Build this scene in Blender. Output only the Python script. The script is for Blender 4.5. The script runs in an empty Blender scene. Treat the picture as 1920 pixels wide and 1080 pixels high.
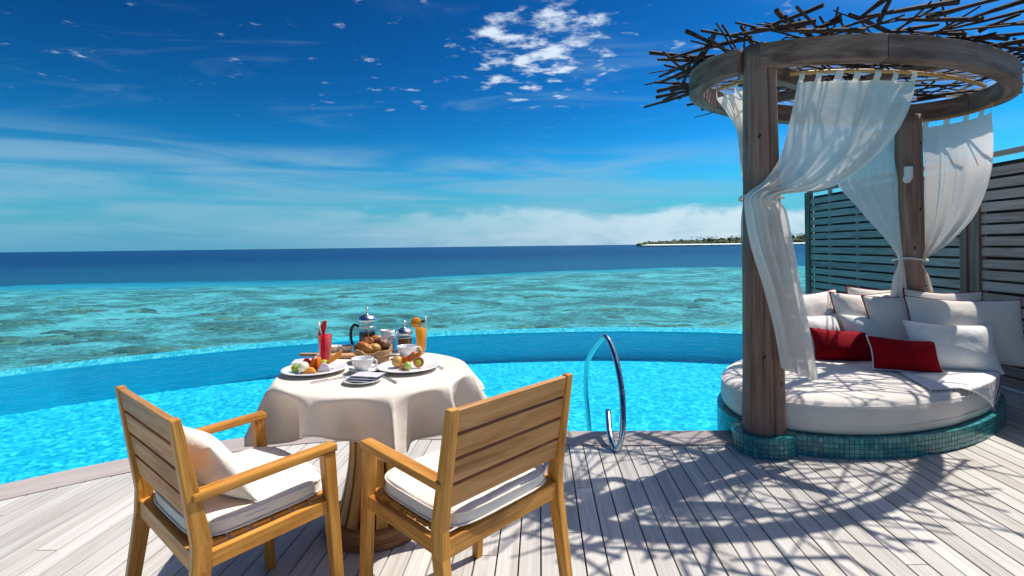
import bpy, bmesh, math, random
from mathutils import Vector, Matrix, noise as mnoise
PI = math.pi
random.seed(7)
SC = bpy.context.scene
COL = SC.collection

# ---------------------------------------------------------------- camera
CAM_H = 1.34
FPX = 960.0                      # focal length in photo pixels (photo 1920 wide)
CXP, CYP = 960.0, 461.3          # principal point (vertical shift lens)
ROLL = math.radians(0.70)
cam_d = bpy.data.cameras.new('camera')
cam_d.sensor_width = 36.0
cam_d.lens = 36.0 * FPX / 1920.0
cam_d.shift_y = -(540.0 - CYP) / 1920.0
cam_d.clip_start = 0.05
cam_d.clip_end = 80000
cam = bpy.data.objects.new('camera', cam_d)
COL.objects.link(cam)
cam.matrix_world = (Matrix.Translation((0, 0, CAM_H)) @ Matrix.Rotation(PI / 2, 4, 'X')
                    @ Matrix.Rotation(-ROLL, 4, 'Z'))
SC.camera = cam

# ---------------------------------------------------------------- sun, sky, exposure
SUNV = Vector((1.30, 0.80, 2.52)).normalized()
SUN_EL = math.asin(SUNV.z)
SUN_AZ = math.atan2(SUNV.x, SUNV.y)
SC.view_settings.view_transform = 'Standard'
SC.view_settings.look = 'None'
SC.view_settings.exposure = 0.74
SC.view_settings.gamma = 1.0
SC.view_settings.use_curve_mapping = False
sl = bpy.data.lights.new('sun', 'SUN')
sl.energy = 3.5
sl.angle = math.radians(0.53)
sl.color = (1.0, 0.95, 0.88)
so = bpy.data.objects.new('sun', sl)
COL.objects.link(so)
so.rotation_euler = SUNV.to_track_quat('Z', 'Y').to_euler()
SC.cycles.max_bounces = 10
SC.cycles.transparent_max_bounces = 24
SC.cycles.use_denoising = True


class NT:
    """tiny node-tree helper"""
    def __init__(s, tree):
        s.t = tree
        s.n = tree.nodes
        s.l = tree.links

    def add(s, typ, ins=None, **props):
        nd = s.n.new(typ)
        for k, v in props.items():
            setattr(nd, k, v)
        for k, v in (ins or {}).items():
            sock = nd.inputs[k]
            if isinstance(v, bpy.types.NodeSocket):
                s.l.new(v, sock)
            else:
                if sock.type == 'RGBA' and len(v) == 3:
                    v = (*v, 1.0)
                sock.default_value = v
        return nd

    def math(s, op, a, b=0.0, clamp=False):
        nd = s.add('ShaderNodeMath', {0: a, 1: b}, operation=op, use_clamp=clamp)
        return nd.outputs[0]

    def mix(s, f, a, b, blend='MIX'):
        nd = s.n.new('ShaderNodeMix')
        nd.data_type = 'RGBA'
        nd.blend_type = blend
        for i, v in ((0, f), (6, a), (7, b)):
            if isinstance(v, bpy.types.NodeSocket):
                s.l.new(v, nd.inputs[i])
            else:
                if i and len(v) == 3:
                    v = (*v, 1.0)
                nd.inputs[i].default_value = v
        return nd.outputs[2]

    def ramp(s, f, stops, interp='LINEAR'):
        nd = s.add('ShaderNodeValToRGB', {0: f})
        r = nd.color_ramp
        r.interpolation = interp
        while len(r.elements) < len(stops):
            r.elements.new(0.5)
        for e, (p, c) in zip(r.elements, stops):
            e.position = p
            e.color = (*c, 1.0) if len(c) == 3 else c
        return nd.outputs[0]

    def rng(s, v, a, b, c=0.0, d=1.0, smooth=True):
        nd = s.add('ShaderNodeMapRange', {0: v, 1: a, 2: b, 3: c, 4: d})
        nd.interpolation_type = 'SMOOTHSTEP' if smooth else 'LINEAR'
        return nd.outputs[0]

    def noise(s, vec, scale, detail=4.0, rough=0.55, dist=0.0):
        nd = s.add('ShaderNodeTexNoise', {'Vector': vec, 'Scale': scale, 'Detail': detail,
                                          'Roughness': rough, 'Distortion': dist})
        return nd.outputs[0]

    def mapping(s, vec, scale=(1, 1, 1), loc=(0, 0, 0), rot=(0, 0, 0)):
        return s.add('ShaderNodeMapping', {'Vector': vec, 'Scale': scale, 'Location': loc, 'Rotation': rot}).outputs[0]


world = bpy.data.worlds.new('World')
SC.world = world
world.use_nodes = True
w = NT(world.node_tree)
w.n.clear()
sky = w.add('ShaderNodeTexSky', sky_type='NISHITA', sun_disc=False)
sky.sun_elevation = SUN_EL
sky.sun_rotation = SUN_AZ
sky.altitude = 0
sky.air_density = 1.0
sky.dust_density = 0.25
sky.ozone_density = 2.2
# polarised, saturated sky: contrast curve, then the colour balance of the photograph
gm = w.add('ShaderNodeGamma', {0: w.mix(1.0, sky.outputs[0], (0.13, 0.13, 0.13), 'MULTIPLY'), 1: 2.3})
skyc = w.mix(1.0, gm.outputs[0], (0.9, 7.0, 7.2), 'MULTIPLY')
geo = w.add('ShaderNodeTexCoord')
# polarisation is strongest at right angles to the sun; pale sky towards the sun is boosted out of view as added fill
sd_ = w.add('ShaderNodeVectorMath', {0: geo.outputs['Generated'], 1: tuple(SUNV)}, operation='DOT_PRODUCT').outputs['Value']
pol = w.math('SUBTRACT', 1.0, w.math('MULTIPLY', sd_, sd_))
skyc = w.mix(w.rng(pol, 0.0, 0.48), w.mix(1.0, sky.outputs[0], (3.3, 2.85, 2.5), 'MULTIPLY'), skyc)
sep = w.add('ShaderNodeSeparateXYZ', {0: geo.outputs['Generated']})
dx, dy, dz = sep.outputs
az = w.math('ARCTAN2', dx, dy)                       # 0 ahead, + to the right
el = w.math('ARCSINE', dz)
zc = w.math('MAXIMUM', dz, 0.02)
px = w.math('DIVIDE', dx, zc)
py = w.math('DIVIDE', dy, zc)
plane = w.add('ShaderNodeCombineXYZ', {0: px, 1: py, 2: 0.0}).outputs[0]
ang = w.add('ShaderNodeCombineXYZ', {0: az, 1: el, 2: 0.0}).outputs[0]
# scattered small cumulus on the cloud plane
n1 = w.noise(w.mapping(plane, (1.0, 1.0, 1.0), (3.1, 0.4, 0)), 6.2, 9.0, 0.58, 0.15)
n2 = w.noise(w.mapping(plane, (1.0, 1.0, 1.0), (1.3, 5.7, 2.0)), 0.52, 2.0, 0.5)
field = w.rng(n2, 0.46, 0.66)
# the cumulus field standing ahead, a little right of the axis
fa = w.math('DIVIDE', w.math('SUBTRACT', az, 0.055), 0.185)
fe = w.math('DIVIDE', w.math('SUBTRACT', el, 0.375), 0.125)
fr = w.math('SQRT', w.math('ADD', w.math('MULTIPLY', fa, fa), w.math('MULTIPLY', fe, fe)))
patch = w.rng(fr, 1.25, 0.15)
field2 = w.math('MAXIMUM', w.math('MULTIPLY', field, 0.22), patch)
puff = w.rng(w.math('ADD', n1, w.math('MULTIPLY', field2, 0.22)), 0.63, 0.84)
puff = w.math('MULTIPLY', puff, w.rng(el, 0.19, 0.30))
# thin stratus veil, streaked along the horizon
n3 = w.noise(w.mapping(ang, (1.6, 16.0, 1.0), (0.7, 0.2, 0)), 1.6, 6.0, 0.55, 0.6)
veil = w.math('MULTIPLY', w.rng(n3, 0.36, 0.66), w.math('MULTIPLY', w.rng(el, 0.205, 0.15), w.rng(el, 0.0, 0.03)))
veil = w.math('MULTIPLY', veil, w.rng(az, 0.9, -0.1, 0.16, 0.58))
# high cirrus wisps
n5 = w.noise(w.mapping(plane, (0.6, 1.6, 1.0), (9.0, 1.0, 0), (0, 0, 0.5)), 1.1, 8.0, 0.62, 0.9)
cirr = w.math('MULTIPLY', w.rng(n5, 0.52, 0.80), w.rng(el, 0.16, 0.30, 0.0, 0.22))
# low white bank on the horizon
n4 = w.noise(w.mapping(ang, (1.0, 2.6, 1.0), (2.2, 0.3, 0)), 9.0, 7.0, 0.6, 0.2)
top = w.math('ADD', 0.072, w.math('MULTIPLY', w.math('SUBTRACT', n4, 0.5), 0.085))
bank = w.rng(w.math('SUBTRACT', top, el), -0.002, 0.022)
bank = w.math('MULTIPLY', bank, w.rng(az, -0.62, 0.50, 0.0, 0.68))
bank = w.math('MULTIPLY', bank, w.rng(n4, 0.25, 0.60, 0.55, 1.0))
skyc = w.mix(w.rng(el, 0.20, 0.0, 0.0, 0.92), skyc, (0.80, 2.55, 4.15))      # haze low over the sea
c1 = w.mix(veil, skyc, (1.95, 3.55, 4.8))
c1 = w.mix(cirr, c1, (2.4, 4.2, 5.6))
c2 = w.mix(bank, c1, (5.9, 6.5, 7.0))
c3 = w.mix(w.math('MULTIPLY', puff, 0.85), c2, (5.9, 6.7, 7.5))
bg = w.add('ShaderNodeBackground', {'Color': c3, 'Strength': 0.086})
wo = w.add('ShaderNodeOutputWorld', {0: bg.outputs[0]})


# ---------------------------------------------------------------- pixel helpers (photo pixels -> metres)
def ray(x, y):
    u, v = x - CXP, y - CYP
    c, s = math.cos(ROLL), math.sin(ROLL)
    return Vector(((c * u - s * v) / FPX, 1.0, -(s * u + c * v) / FPX))


def atz(x, y, z=0.0):
    d = ray(x, y)
    return Vector((0, 0, CAM_H)) + d * ((z - CAM_H) / d.z)


def aty(x, y, Y):
    return Vector((0, 0, CAM_H)) + ray(x, y) * Y


# ---------------------------------------------------------------- materials
MATS = {}


def principled(name, color=(0.5, 0.5, 0.5), rough=0.5, **kw):
    m = bpy.data.materials.new(name)
    m.use_nodes = True
    t = NT(m.node_tree)
    b = t.n['Principled BSDF']
    b.inputs['Base Color'].default_value = (*color, 1)
    b.inputs['Roughness'].default_value = rough
    for k, v in kw.items():
        b.inputs[k.replace('_', ' ')].default_value = v
    MATS[name] = m
    return m, t, b


def bump(t, b, h, strength=0.3, dist=0.01):
    nd = t.add('ShaderNodeBump', {'Strength': strength, 'Distance': dist, 'Height': h})
    t.l.new(nd.outputs[0], b.inputs['Normal'])


def wood(name, dark, mid, light, rough=0.5, along=3.0, across=55.0, vary=0.25, bumps=0.25, grey=None, coat=0.0):
    m, t, b = principled(name, mid, rough)
    uv = t.add('ShaderNodeUVMap').outputs[0]
    oi = t.add('ShaderNodeObjectInfo').outputs['Random']
    off = t.add('ShaderNodeCombineXYZ', {0: t.math('MULTIPLY', oi, 37.0), 1: t.math('MULTIPLY', oi, 11.0), 2: 0.0}).outputs[0]
    p = t.add('ShaderNodeVectorMath', {0: uv, 1: off}, operation='ADD').outputs[0]
    g1 = t.noise(t.mapping(p, (along, across, 1)), 1.0, 5.0, 0.6, 0.7)
    g2 = t.noise(t.mapping(p, (along * 0.5, across * 0.16, 1)), 1.0, 4.0, 0.55, 1.6)
    g3 = t.noise(t.mapping(p, (along * 4, across * 5, 1)), 1.0, 2.0, 0.6)
    f = t.math('ADD', t.math('MULTIPLY', g1, 0.5), t.math('MULTIPLY', g2, 0.5))
    c = t.ramp(f, [(0.36, dark), (0.5, mid), (0.64, light)])
    v = t.math('ADD', 1.0 - vary / 2, t.math('MULTIPLY', oi, vary))
    c = t.mix(1.0, c, t.add('ShaderNodeCombineXYZ', {0: v, 1: v, 2: v}).outputs[0], 'MULTIPLY')
    if grey:
        st = t.noise(t.mapping(p, (1.3, 2.4, 1)), 1.0, 4.0, 0.6)
        c = t.mix(t.rng(st, 0.4, 0.75, 0.0, 0.75), c, grey)
    t.l.new(c, b.inputs['Base Color'])
    t.l.new(t.rng(g1, 0.2, 0.8, rough + 0.1, rough - 0.08), b.inputs['Roughness'])
    b.inputs['Specular IOR Level'].default_value = 0.28
    if coat:
        b.inputs['Coat Weight'].default_value = coat
        b.inputs['Coat Roughness'].default_value = 0.25
    bump(t, b, t.math('ADD', g1, t.math('MULTIPLY', g3, 0.4)), bumps, 0.003)
    return m


def cloth(name, col, rough=0.9, weave=900.0, sheen=0.2, transl=0.0, wrinkle=0.25, wscale=5.0, vary=0.06):
    m, t, b = principled(name, col, rough)
    tc = t.add('ShaderNodeTexCoord').outputs['Object']
    n = t.noise(tc, wscale, 4.0, 0.55, 0.5)
    n2 = t.noise(tc, weave, 1.0, 0.5)
    d = tuple(x * (1 - vary * 2) for x in col)
    l = tuple(min(1, x * (1 + vary)) for x in col)
    c = t.ramp(t.noise(tc, 2.3, 3.0), [(0.3, d), (0.7, l)])
    t.l.new(c, b.inputs['Base Color'])
    b.inputs['Sheen Weight'].default_value = sheen
    b.inputs['Specular IOR Level'].default_value = 0.12
    bump(t, b, t.math('ADD', n, t.math('MULTIPLY', n2, 0.04)), wrinkle, 0.02)
    if transl:
        out = t.n['Material Output']
        tr = t.add('ShaderNodeBsdfTranslucent', {'Color': c})
        mx = t.add('ShaderNodeMixShader', {0: transl, 1: b.outputs[0], 2: tr.outputs[0]})
        t.l.new(mx.outputs[0], out.inputs[0])
    return m


wood('teak', (0.29, 0.100, 0.014), (0.54, 0.235, 0.036), (0.70, 0.35, 0.075), 0.42, 3.2, 60, 0.22, 0.22, coat=0.10)
wood('teak_back', (0.30, 0.125, 0.035), (0.50, 0.240, 0.075), (0.62, 0.33, 0.125), 0.5, 3.0, 45, 0.25, 0.25)
wood('teak_dark', (0.15, 0.060, 0.020), (0.31, 0.145, 0.050), (0.45, 0.24, 0.09), 0.4, 3.0, 30, 0.3, 0.3, coat=0.15)
wood('deck', (0.36, 0.325, 0.285), (0.485, 0.450, 0.405), (0.58, 0.55, 0.505), 0.62, 1.6, 70, 0.30, 0.4, grey=(0.53, 0.51, 0.475))
wood('coping', (0.29, 0.24, 0.215), (0.37, 0.315, 0.285), (0.43, 0.38, 0.35), 0.65, 2.0, 50, 0.15, 0.4, grey=(0.37, 0.33, 0.31))
wood('log', (0.115, 0.058, 0.040), (0.27, 0.155, 0.108), (0.38, 0.25, 0.185), 0.72, 1.2, 42, 0.15, 0.6, grey=(0.26, 0.17, 0.135))
wood('ring', (0.055, 0.028, 0.019), (0.205, 0.128, 0.094), (0.31, 0.225, 0.185), 0.75, 1.8, 22, 0.25, 0.6, grey=(0.24, 0.16, 0.13))
wood('rod', (0.36, 0.155, 0.035), (0.50, 0.25, 0.075), (0.60, 0.34, 0.13), 0.5, 2.0, 40, 0.1, 0.2)
wood('knot_wood', (0.022, 0.012, 0.008), (0.045, 0.026, 0.018), (0.08, 0.05, 0.036), 0.85, 20, 20)
wood('twig', (0.014, 0.008, 0.006), (0.040, 0.021, 0.015), (0.08, 0.045, 0.032), 0.8, 8.0, 60, 0.6, 0.6)
wood('fence', (0.29, 0.175, 0.145), (0.46, 0.315, 0.275), (0.56, 0.43, 0.39), 0.7, 2.2, 60, 0.35, 0.5, grey=(0.50, 0.37, 0.34))
wood('fence_pole', (0.12, 0.075, 0.06), (0.21, 0.14, 0.115), (0.28, 0.20, 0.17), 0.75, 2.2, 50, 0.3, 0.4)
wood('fence_gap_shade', (0.030, 0.022, 0.018), (0.055, 0.042, 0.036), (0.085, 0.068, 0.06), 0.75, 2.2, 60, 0.35, 0.4)  # rear slats: shade in the fence gaps put into a darker wood
wood('board_wood', (0.33, 0.165, 0.07), (0.50, 0.29, 0.135), (0.60, 0.38, 0.2), 0.5, 8.0, 120, 0.1, 0.2)

cloth('linen', (0.80, 0.705, 0.60), 0.9, 700, 0.15, 0.10, 0.4, 9.0)
cloth('cushion', (0.79, 0.71, 0.61), 0.92, 900, 0.2, 0.0, 0.5, 14.0)
cloth('mattress', (0.79, 0.725, 0.645), 0.92, 900, 0.2, 0.0, 0.5, 8.0)
cloth('white_cotton', (0.84, 0.82, 0.79), 0.92, 900, 0.2, 0.0, 0.55, 9.0)
cloth('natural_cotton', (0.80, 0.735, 0.665), 0.92, 900, 0.2, 0.0, 0.55, 8.0)
cloth('red_cotton', (0.29, 0.001, 0.008), 0.85, 900, 0.0, 0.0, 0.25, 9.0, 0.1)
cloth('piping_red', (0.21, 0.008, 0.030), 0.8)
cloth('piping_white', (0.72, 0.69, 0.66), 0.85)
cloth('napkin', (0.60, 0.565, 0.59), 0.9, 900, 0.2, 0.0, 0.25, 20.0)
cloth('paper', (0.50, 0.315, 0.165), 0.8, 700, 0.0, 0.1, 0.7, 28.0)

# sheer curtain: thin cotton, part diffuse, part translucent, a little see-through
m = bpy.data.materials.new('sheer')
m.use_nodes = True
t = NT(m.node_tree)
t.n.clear()
tc = t.add('ShaderNodeTexCoord').outputs['Object']
wv = t.noise(tc, 260.0, 2.0, 0.6)
cc = t.ramp(t.noise(tc, 3.0, 3.0), [(0.3, (0.82, 0.755, 0.685)), (0.7, (0.88, 0.825, 0.76))])
nb = t.add('ShaderNodeBump', {'Strength': 0.2, 'Distance': 0.02, 'Height': t.math('ADD', t.noise(tc, 14.0, 5.0, 0.6, 0.6), t.math('MULTIPLY', wv, 0.03))})
df = t.add('ShaderNodeBsdfDiffuse', {'Color': cc, 'Normal': nb.outputs[0]})
tl = t.add('ShaderNodeBsdfTranslucent', {'Color': cc, 'Normal': nb.outputs[0]})
tp = t.add('ShaderNodeBsdfTransparent', {'Color': (1, 1, 1)})
m1 = t.add('ShaderNodeMixShader', {0: 0.36, 1: df.outputs[0], 2: tl.outputs[0]})
m2 = t.add('ShaderNodeMixShader', {0: t.rng(wv, 0.3, 0.7, 0.03, 0.12), 1: m1.outputs[0], 2: tp.outputs[0]})
t.add('ShaderNodeOutputMaterial', {0: m2.outputs[0]})
MATS['sheer'] = m

# porcelain, metals, glass
principled('porcelain', (0.80, 0.79, 0.77), 0.18, Coat_Weight=0.4)
principled('white_plastic', (0.78, 0.77, 0.74), 0.35)
principled('black_plastic', (0.012, 0.013, 0.016), 0.3)
m, t, b = principled('steel', (0.62, 0.62, 0.63), 0.12, Metallic=1.0)
tc = t.add('ShaderNodeTexCoord').outputs['Object']
t.l.new(t.rng(t.noise(tc, 18.0, 4.0), 0.3, 0.8, 0.14, 0.32), b.inputs['Roughness'])
principled('chrome', (0.78, 0.77, 0.76), 0.24, Metallic=1.0)
principled('gap_shade', (0.02, 0.02, 0.02), 0.9)


def schlick(t, f0, normal=None):
    g = t.add('ShaderNodeNewGeometry')
    d = t.add('ShaderNodeVectorMath', {0: g.outputs['Incoming'], 1: normal or g.outputs['Normal']}, operation='DOT_PRODUCT').outputs['Value']
    c = t.math('SUBTRACT', 1.0, t.math('ABSOLUTE', d), True)
    return t.math('ADD', f0, t.math('MULTIPLY', t.math('POWER', c, 5.0), 1.0 - f0))


def thin_glass(name, tint=(0.94, 0.96, 0.97), refl=1.0):
    m = bpy.data.materials.new(name)
    m.use_nodes = True
    t = NT(m.node_tree)
    t.n.clear()
    fr = schlick(t, 0.04)
    a = t.add('ShaderNodeBsdfTransparent', {'Color': tint})
    g = t.add('ShaderNodeBsdfGlossy', {'Color': (1, 1, 1), 'Roughness': 0.03})
    x = t.add('ShaderNodeMixShader', {0: t.math('MULTIPLY', fr, refl), 1: a.outputs[0], 2: g.outputs[0]})
    t.add('ShaderNodeOutputMaterial', {0: x.outputs[0]})
    MATS[name] = m


thin_glass('glass', (0.95, 0.97, 0.975), 0.6)
thin_glass('clear_sheet', (0.96, 0.965, 0.97), 1.1)
t = NT(MATS['clear_sheet'].node_tree)                     # cloudy plastic: a little white scattering
outn = [x for x in t.n if x.type == 'OUTPUT_MATERIAL'][0]
old = outn.inputs[0].links[0].from_socket
df_ = t.add('ShaderNodeBsdfTranslucent', {'Color': (0.85, 0.85, 0.85)})
t.l.new(t.add('ShaderNodeMixShader', {0: 0.06, 1: old, 2: df_.outputs[0]}).outputs[0], outn.inputs[0])


def liquid(name, col, rough=0.25, sss=0.3, glow=0.0):
    m, t, b = principled(name, col, rough)
    tc = t.add('ShaderNodeTexCoord').outputs['Object']
    n = t.noise(t.mapping(tc, (30, 30, 14)), 1.0, 4.0, 0.6)
    t.l.new(t.ramp(n, [(0.3, tuple(x * 0.85 for x in col)), (0.75, tuple(min(1, x * 1.12 + 0.01) for x in col))]), b.inputs['Base Color'])
    b.inputs['Subsurface Weight'].default_value = sss
    b.inputs['Subsurface Radius'].default_value = (0.02, 0.012, 0.006)
    b.inputs['Specular IOR Level'].default_value = 0.25
    if glow:                                       # light passing through the drink
        tr = t.add('ShaderNodeBsdfTranslucent', {'Color': col})
        mx = t.add('ShaderNodeMixShader', {0: glow, 1: b.outputs[0], 2: tr.outputs[0]})
        t.l.new(mx.outputs[0], t.n['Material Output'].inputs[0])
    return m


liquid('juice_red', (0.80, 0.004, 0.030), 0.45, 0.0, 0.6)
liquid('juice_orange', (0.98, 0.52, 0.003), 0.45, 0.0, 0.6)
liquid('coffee', (0.018, 0.008, 0.005), 0.1, 0.0)
liquid('tea', (0.13, 0.045, 0.012), 0.1, 0.0)
for nm, c in (('melon_red', (0.55, 0.018, 0.014)), ('papaya', (0.72, 0.145, 0.006)), ('cantaloupe', (0.78, 0.29, 0.035)),
              ('kiwi', (0.26, 0.38, 0.03)), ('honeydew', (0.74, 0.70, 0.46)), ('dragonfruit', (0.60, 0.55, 0.55)),
              ('grape', (0.40, 0.50, 0.10)), ('passion', (0.62, 0.45, 0.05)), ('rind_pink', (0.62, 0.20, 0.12)),
              ('rind_green', (0.16, 0.27, 0.06)), ('jam', (0.16, 0.03, 0.02)), ('mint', (0.06, 0.15, 0.03)),
              ('orange_peel', (0.80, 0.30, 0.02)), ('salami', (0.62, 0.28, 0.20)), ('watermelon_pale', (0.66, 0.42, 0.28))):
    liquid(nm, c, 0.35, 0.25)


def crust(name, dark, mid, light, sc=26.0):
    m, t, b = principled(name, mid, 0.45)
    tc = t.add('ShaderNodeTexCoord').outputs['Object']
    n = t.noise(tc, sc, 6.0, 0.65, 0.6)
    t.l.new(t.ramp(n, [(0.3, dark), (0.5, mid), (0.72, light)]), b.inputs['Base Color'])
    bump(t, b, n, 0.6, 0.006)


crust('crust_brown', (0.10, 0.022, 0.006), (0.26, 0.068, 0.012), (0.42, 0.15, 0.03))
crust('crust_gold', (0.24, 0.065, 0.008), (0.48, 0.17, 0.022), (0.66, 0.34, 0.08))
crust('crust_dark', (0.05, 0.018, 0.010), (0.13, 0.045, 0.022), (0.22, 0.09, 0.04), 60.0)
crust('crust_pale', (0.38, 0.15, 0.025), (0.58, 0.30, 0.07), (0.72, 0.48, 0.18), 18.0)

# mosaic tile: one tone for each tile
m, t, b = principled('mosaic', (0.05, 0.3, 0.3), 0.28)
isl = t.add('ShaderNodeNewGeometry').outputs['Random Per Island']
t.l.new(t.ramp(isl, [(0.0, (0.012, 0.150, 0.180)), (0.35, (0.016, 0.215, 0.235)), (0.7, (0.028, 0.285, 0.285)), (1.0, (0.055, 0.36, 0.335))]), b.inputs['Base Color'])
b.inputs['Coat Weight'].default_value = 0.3
m, t, b = principled('lip_tile', (0.1, 0.5, 0.55), 0.2)
isl = t.add('ShaderNodeNewGeometry').outputs['Random Per Island']
t.l.new(t.ramp(isl, [(0.0, (0.012, 0.38, 0.50)), (0.5, (0.03, 0.50, 0.60)), (1.0, (0.09, 0.64, 0.70))]), b.inputs['Base Color'])
principled('grout', (0.42, 0.52, 0.50), 0.85)
principled('grout_pool', (0.03, 0.46, 0.56), 0.8)

# pool floor: mosaic in mixed cyan tones; mottle and wobble paint in the caustic flecks
m, t, b = principled('pool_mosaic_caustics', (0.1, 0.5, 0.6), 0.6)
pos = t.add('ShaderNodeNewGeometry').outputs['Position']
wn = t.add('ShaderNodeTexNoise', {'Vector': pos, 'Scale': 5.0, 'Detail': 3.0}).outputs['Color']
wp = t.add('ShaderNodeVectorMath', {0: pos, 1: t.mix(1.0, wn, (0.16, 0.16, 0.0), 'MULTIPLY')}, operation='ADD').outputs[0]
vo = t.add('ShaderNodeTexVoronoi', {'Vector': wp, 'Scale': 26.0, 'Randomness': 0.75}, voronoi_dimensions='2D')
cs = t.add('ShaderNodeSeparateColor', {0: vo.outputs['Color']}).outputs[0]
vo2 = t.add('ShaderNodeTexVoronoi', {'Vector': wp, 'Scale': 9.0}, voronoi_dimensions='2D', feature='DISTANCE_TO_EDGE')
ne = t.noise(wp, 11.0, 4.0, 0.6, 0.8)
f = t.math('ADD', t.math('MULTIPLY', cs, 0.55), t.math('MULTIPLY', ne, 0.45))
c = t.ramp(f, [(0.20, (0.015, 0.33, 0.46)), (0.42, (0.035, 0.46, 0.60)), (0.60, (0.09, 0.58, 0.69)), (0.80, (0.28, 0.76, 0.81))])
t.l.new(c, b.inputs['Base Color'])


m, t, b = principled('wall_mosaic', (0.03, 0.3, 0.42), 0.5)
pos = t.add('ShaderNodeNewGeometry').outputs['Position']
t.l.new(t.ramp(t.noise(pos, 9.0, 4.0), [(0.3, (0.04, 0.60, 0.74)), (0.7, (0.06, 0.68, 0.80))]), b.inputs['Base Color'])


def water(name, tint, refl, bscale, bstr, scatter=None, rough=0.03, stretch=(1, 1, 1), detail=3.0, bdist=0.05):
    m = bpy.data.materials.new(name)
    m.use_nodes = True
    t = NT(m.node_tree)
    t.n.clear()
    pos = t.add('ShaderNodeNewGeometry').outputs['Position']
    pm = t.mapping(pos, stretch)
    h = t.math('ADD', t.noise(pm, bscale, detail, 0.6, 0.4), t.math('MULTIPLY', t.noise(pm, bscale * 4.1, 2.0, 0.6), 0.25))
    nb = t.add('ShaderNodeBump', {'Strength': bstr, 'Distance': bdist, 'Height': h}).outputs[0]
    fr = schlick(t, 0.02, nb)
    a = t.add('ShaderNodeBsdfTransparent', {'Color': tint})
    body = a.outputs[0]
    if scatter:
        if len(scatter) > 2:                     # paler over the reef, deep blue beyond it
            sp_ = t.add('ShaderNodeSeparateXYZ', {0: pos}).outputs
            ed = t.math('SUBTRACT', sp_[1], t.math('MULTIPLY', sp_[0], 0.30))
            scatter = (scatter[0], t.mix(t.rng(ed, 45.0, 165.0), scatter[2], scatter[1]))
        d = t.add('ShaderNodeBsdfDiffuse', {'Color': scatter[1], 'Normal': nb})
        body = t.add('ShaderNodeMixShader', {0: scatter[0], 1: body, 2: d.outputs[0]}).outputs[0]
    g = t.add('ShaderNodeBsdfGlossy', {'Color': (1, 1, 1), 'Roughness': rough, 'Normal': nb})
    x = t.add('ShaderNodeMixShader', {0: t.math('MULTIPLY', fr, refl, True), 1: body, 2: g.outputs[0]})
    t.add('ShaderNodeOutputMaterial', {0: x.outputs[0]})
    MATS[name] = m


water('pool_water', (0.38, 0.91, 0.975), 0.42, 5.0, 0.20)
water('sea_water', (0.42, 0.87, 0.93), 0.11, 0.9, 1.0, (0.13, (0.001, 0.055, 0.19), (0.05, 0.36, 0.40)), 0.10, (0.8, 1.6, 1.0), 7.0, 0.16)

# sea bed: pale sand, coral rubble, with light lost to deep water painted in blue beyond the reef edge
m, t, b = principled('seabed', (0.5, 0.5, 0.4), 0.9)
pos = t.add('ShaderNodeNewGeometry').outputs['Position']
zz = t.add('ShaderNodeSeparateXYZ', {0: pos}).outputs[2]
wn = t.add('ShaderNodeTexNoise', {'Vector': pos, 'Scale': 0.9, 'Detail': 4.0}).outputs['Color']
wp = t.add('ShaderNodeVectorMath', {0: pos, 1: t.mix(1.0, wn, (0.6, 0.4, 0.0), 'MULTIPLY')}, operation='ADD').outputs[0]
a1 = t.noise(t.mapping(wp, (0.8, 1.0, 1.0)), 0.30, 7.0, 0.66, 0.5)
a2 = t.noise(t.mapping(wp, (0.9, 1.3, 1.0)), 2.8, 9.0, 0.82, 0.2)
f = t.math('ADD', t.math('MULTIPLY', a1, 0.5), t.math('MULTIPLY', a2, 0.5))
c = t.ramp(f, [(0.41, (0.58, 0.60, 0.56)), (0.47, (0.42, 0.43, 0.41)), (0.505, (0.25, 0.22, 0.205)), (0.55, (0.16, 0.095, 0.08))])
fl = t.noise(t.mapping(wp, (0.8, 1.3, 1.0)), 5.5, 7.0, 0.8)
c = t.mix(t.rng(fl, 0.53, 0.70, 0.0, 0.75), c, (0.76, 0.80, 0.76))  # pale sand flecks, also painting in the water's sparkle
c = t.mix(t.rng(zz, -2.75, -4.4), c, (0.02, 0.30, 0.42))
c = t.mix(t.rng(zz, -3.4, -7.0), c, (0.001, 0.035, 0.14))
t.l.new(c, b.inputs['Base Color'])
m, t, b = principled('coral', (0.2, 0.15, 0.12), 0.95)
tc = t.add('ShaderNodeNewGeometry')
n = t.noise(tc.outputs['Position'], 2.6, 6.0, 0.7, 0.5)
n2 = t.math('ADD', t.math('MULTIPLY', n, 0.8), t.math('MULTIPLY', tc.outputs['Random Per Island'], 0.2))
t.l.new(t.ramp(n2, [(0.34, (0.13, 0.065, 0.055)), (0.50, (0.36, 0.18, 0.12)), (0.7, (0.66, 0.46, 0.30))]), b.inputs['Base Color'])
bump(t, b, n, 1.0, 0.2)
principled('beach', (0.78, 0.74, 0.66), 0.9)
m, t, b = principled('woodland', (0.05, 0.09, 0.03), 0.8)
tc = t.add('ShaderNodeNewGeometry')
n = t.math('ADD', t.math('MULTIPLY', tc.outputs['Random Per Island'], 0.7), t.math('MULTIPLY', t.noise(tc.outputs['Position'], 0.25, 4.0), 0.3))
t.l.new(t.ramp(n, [(0.15, (0.018, 0.040, 0.020)), (0.5, (0.05, 0.085, 0.030)), (0.85, (0.12, 0.155, 0.045))]), b.inputs['Base Color'])


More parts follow.
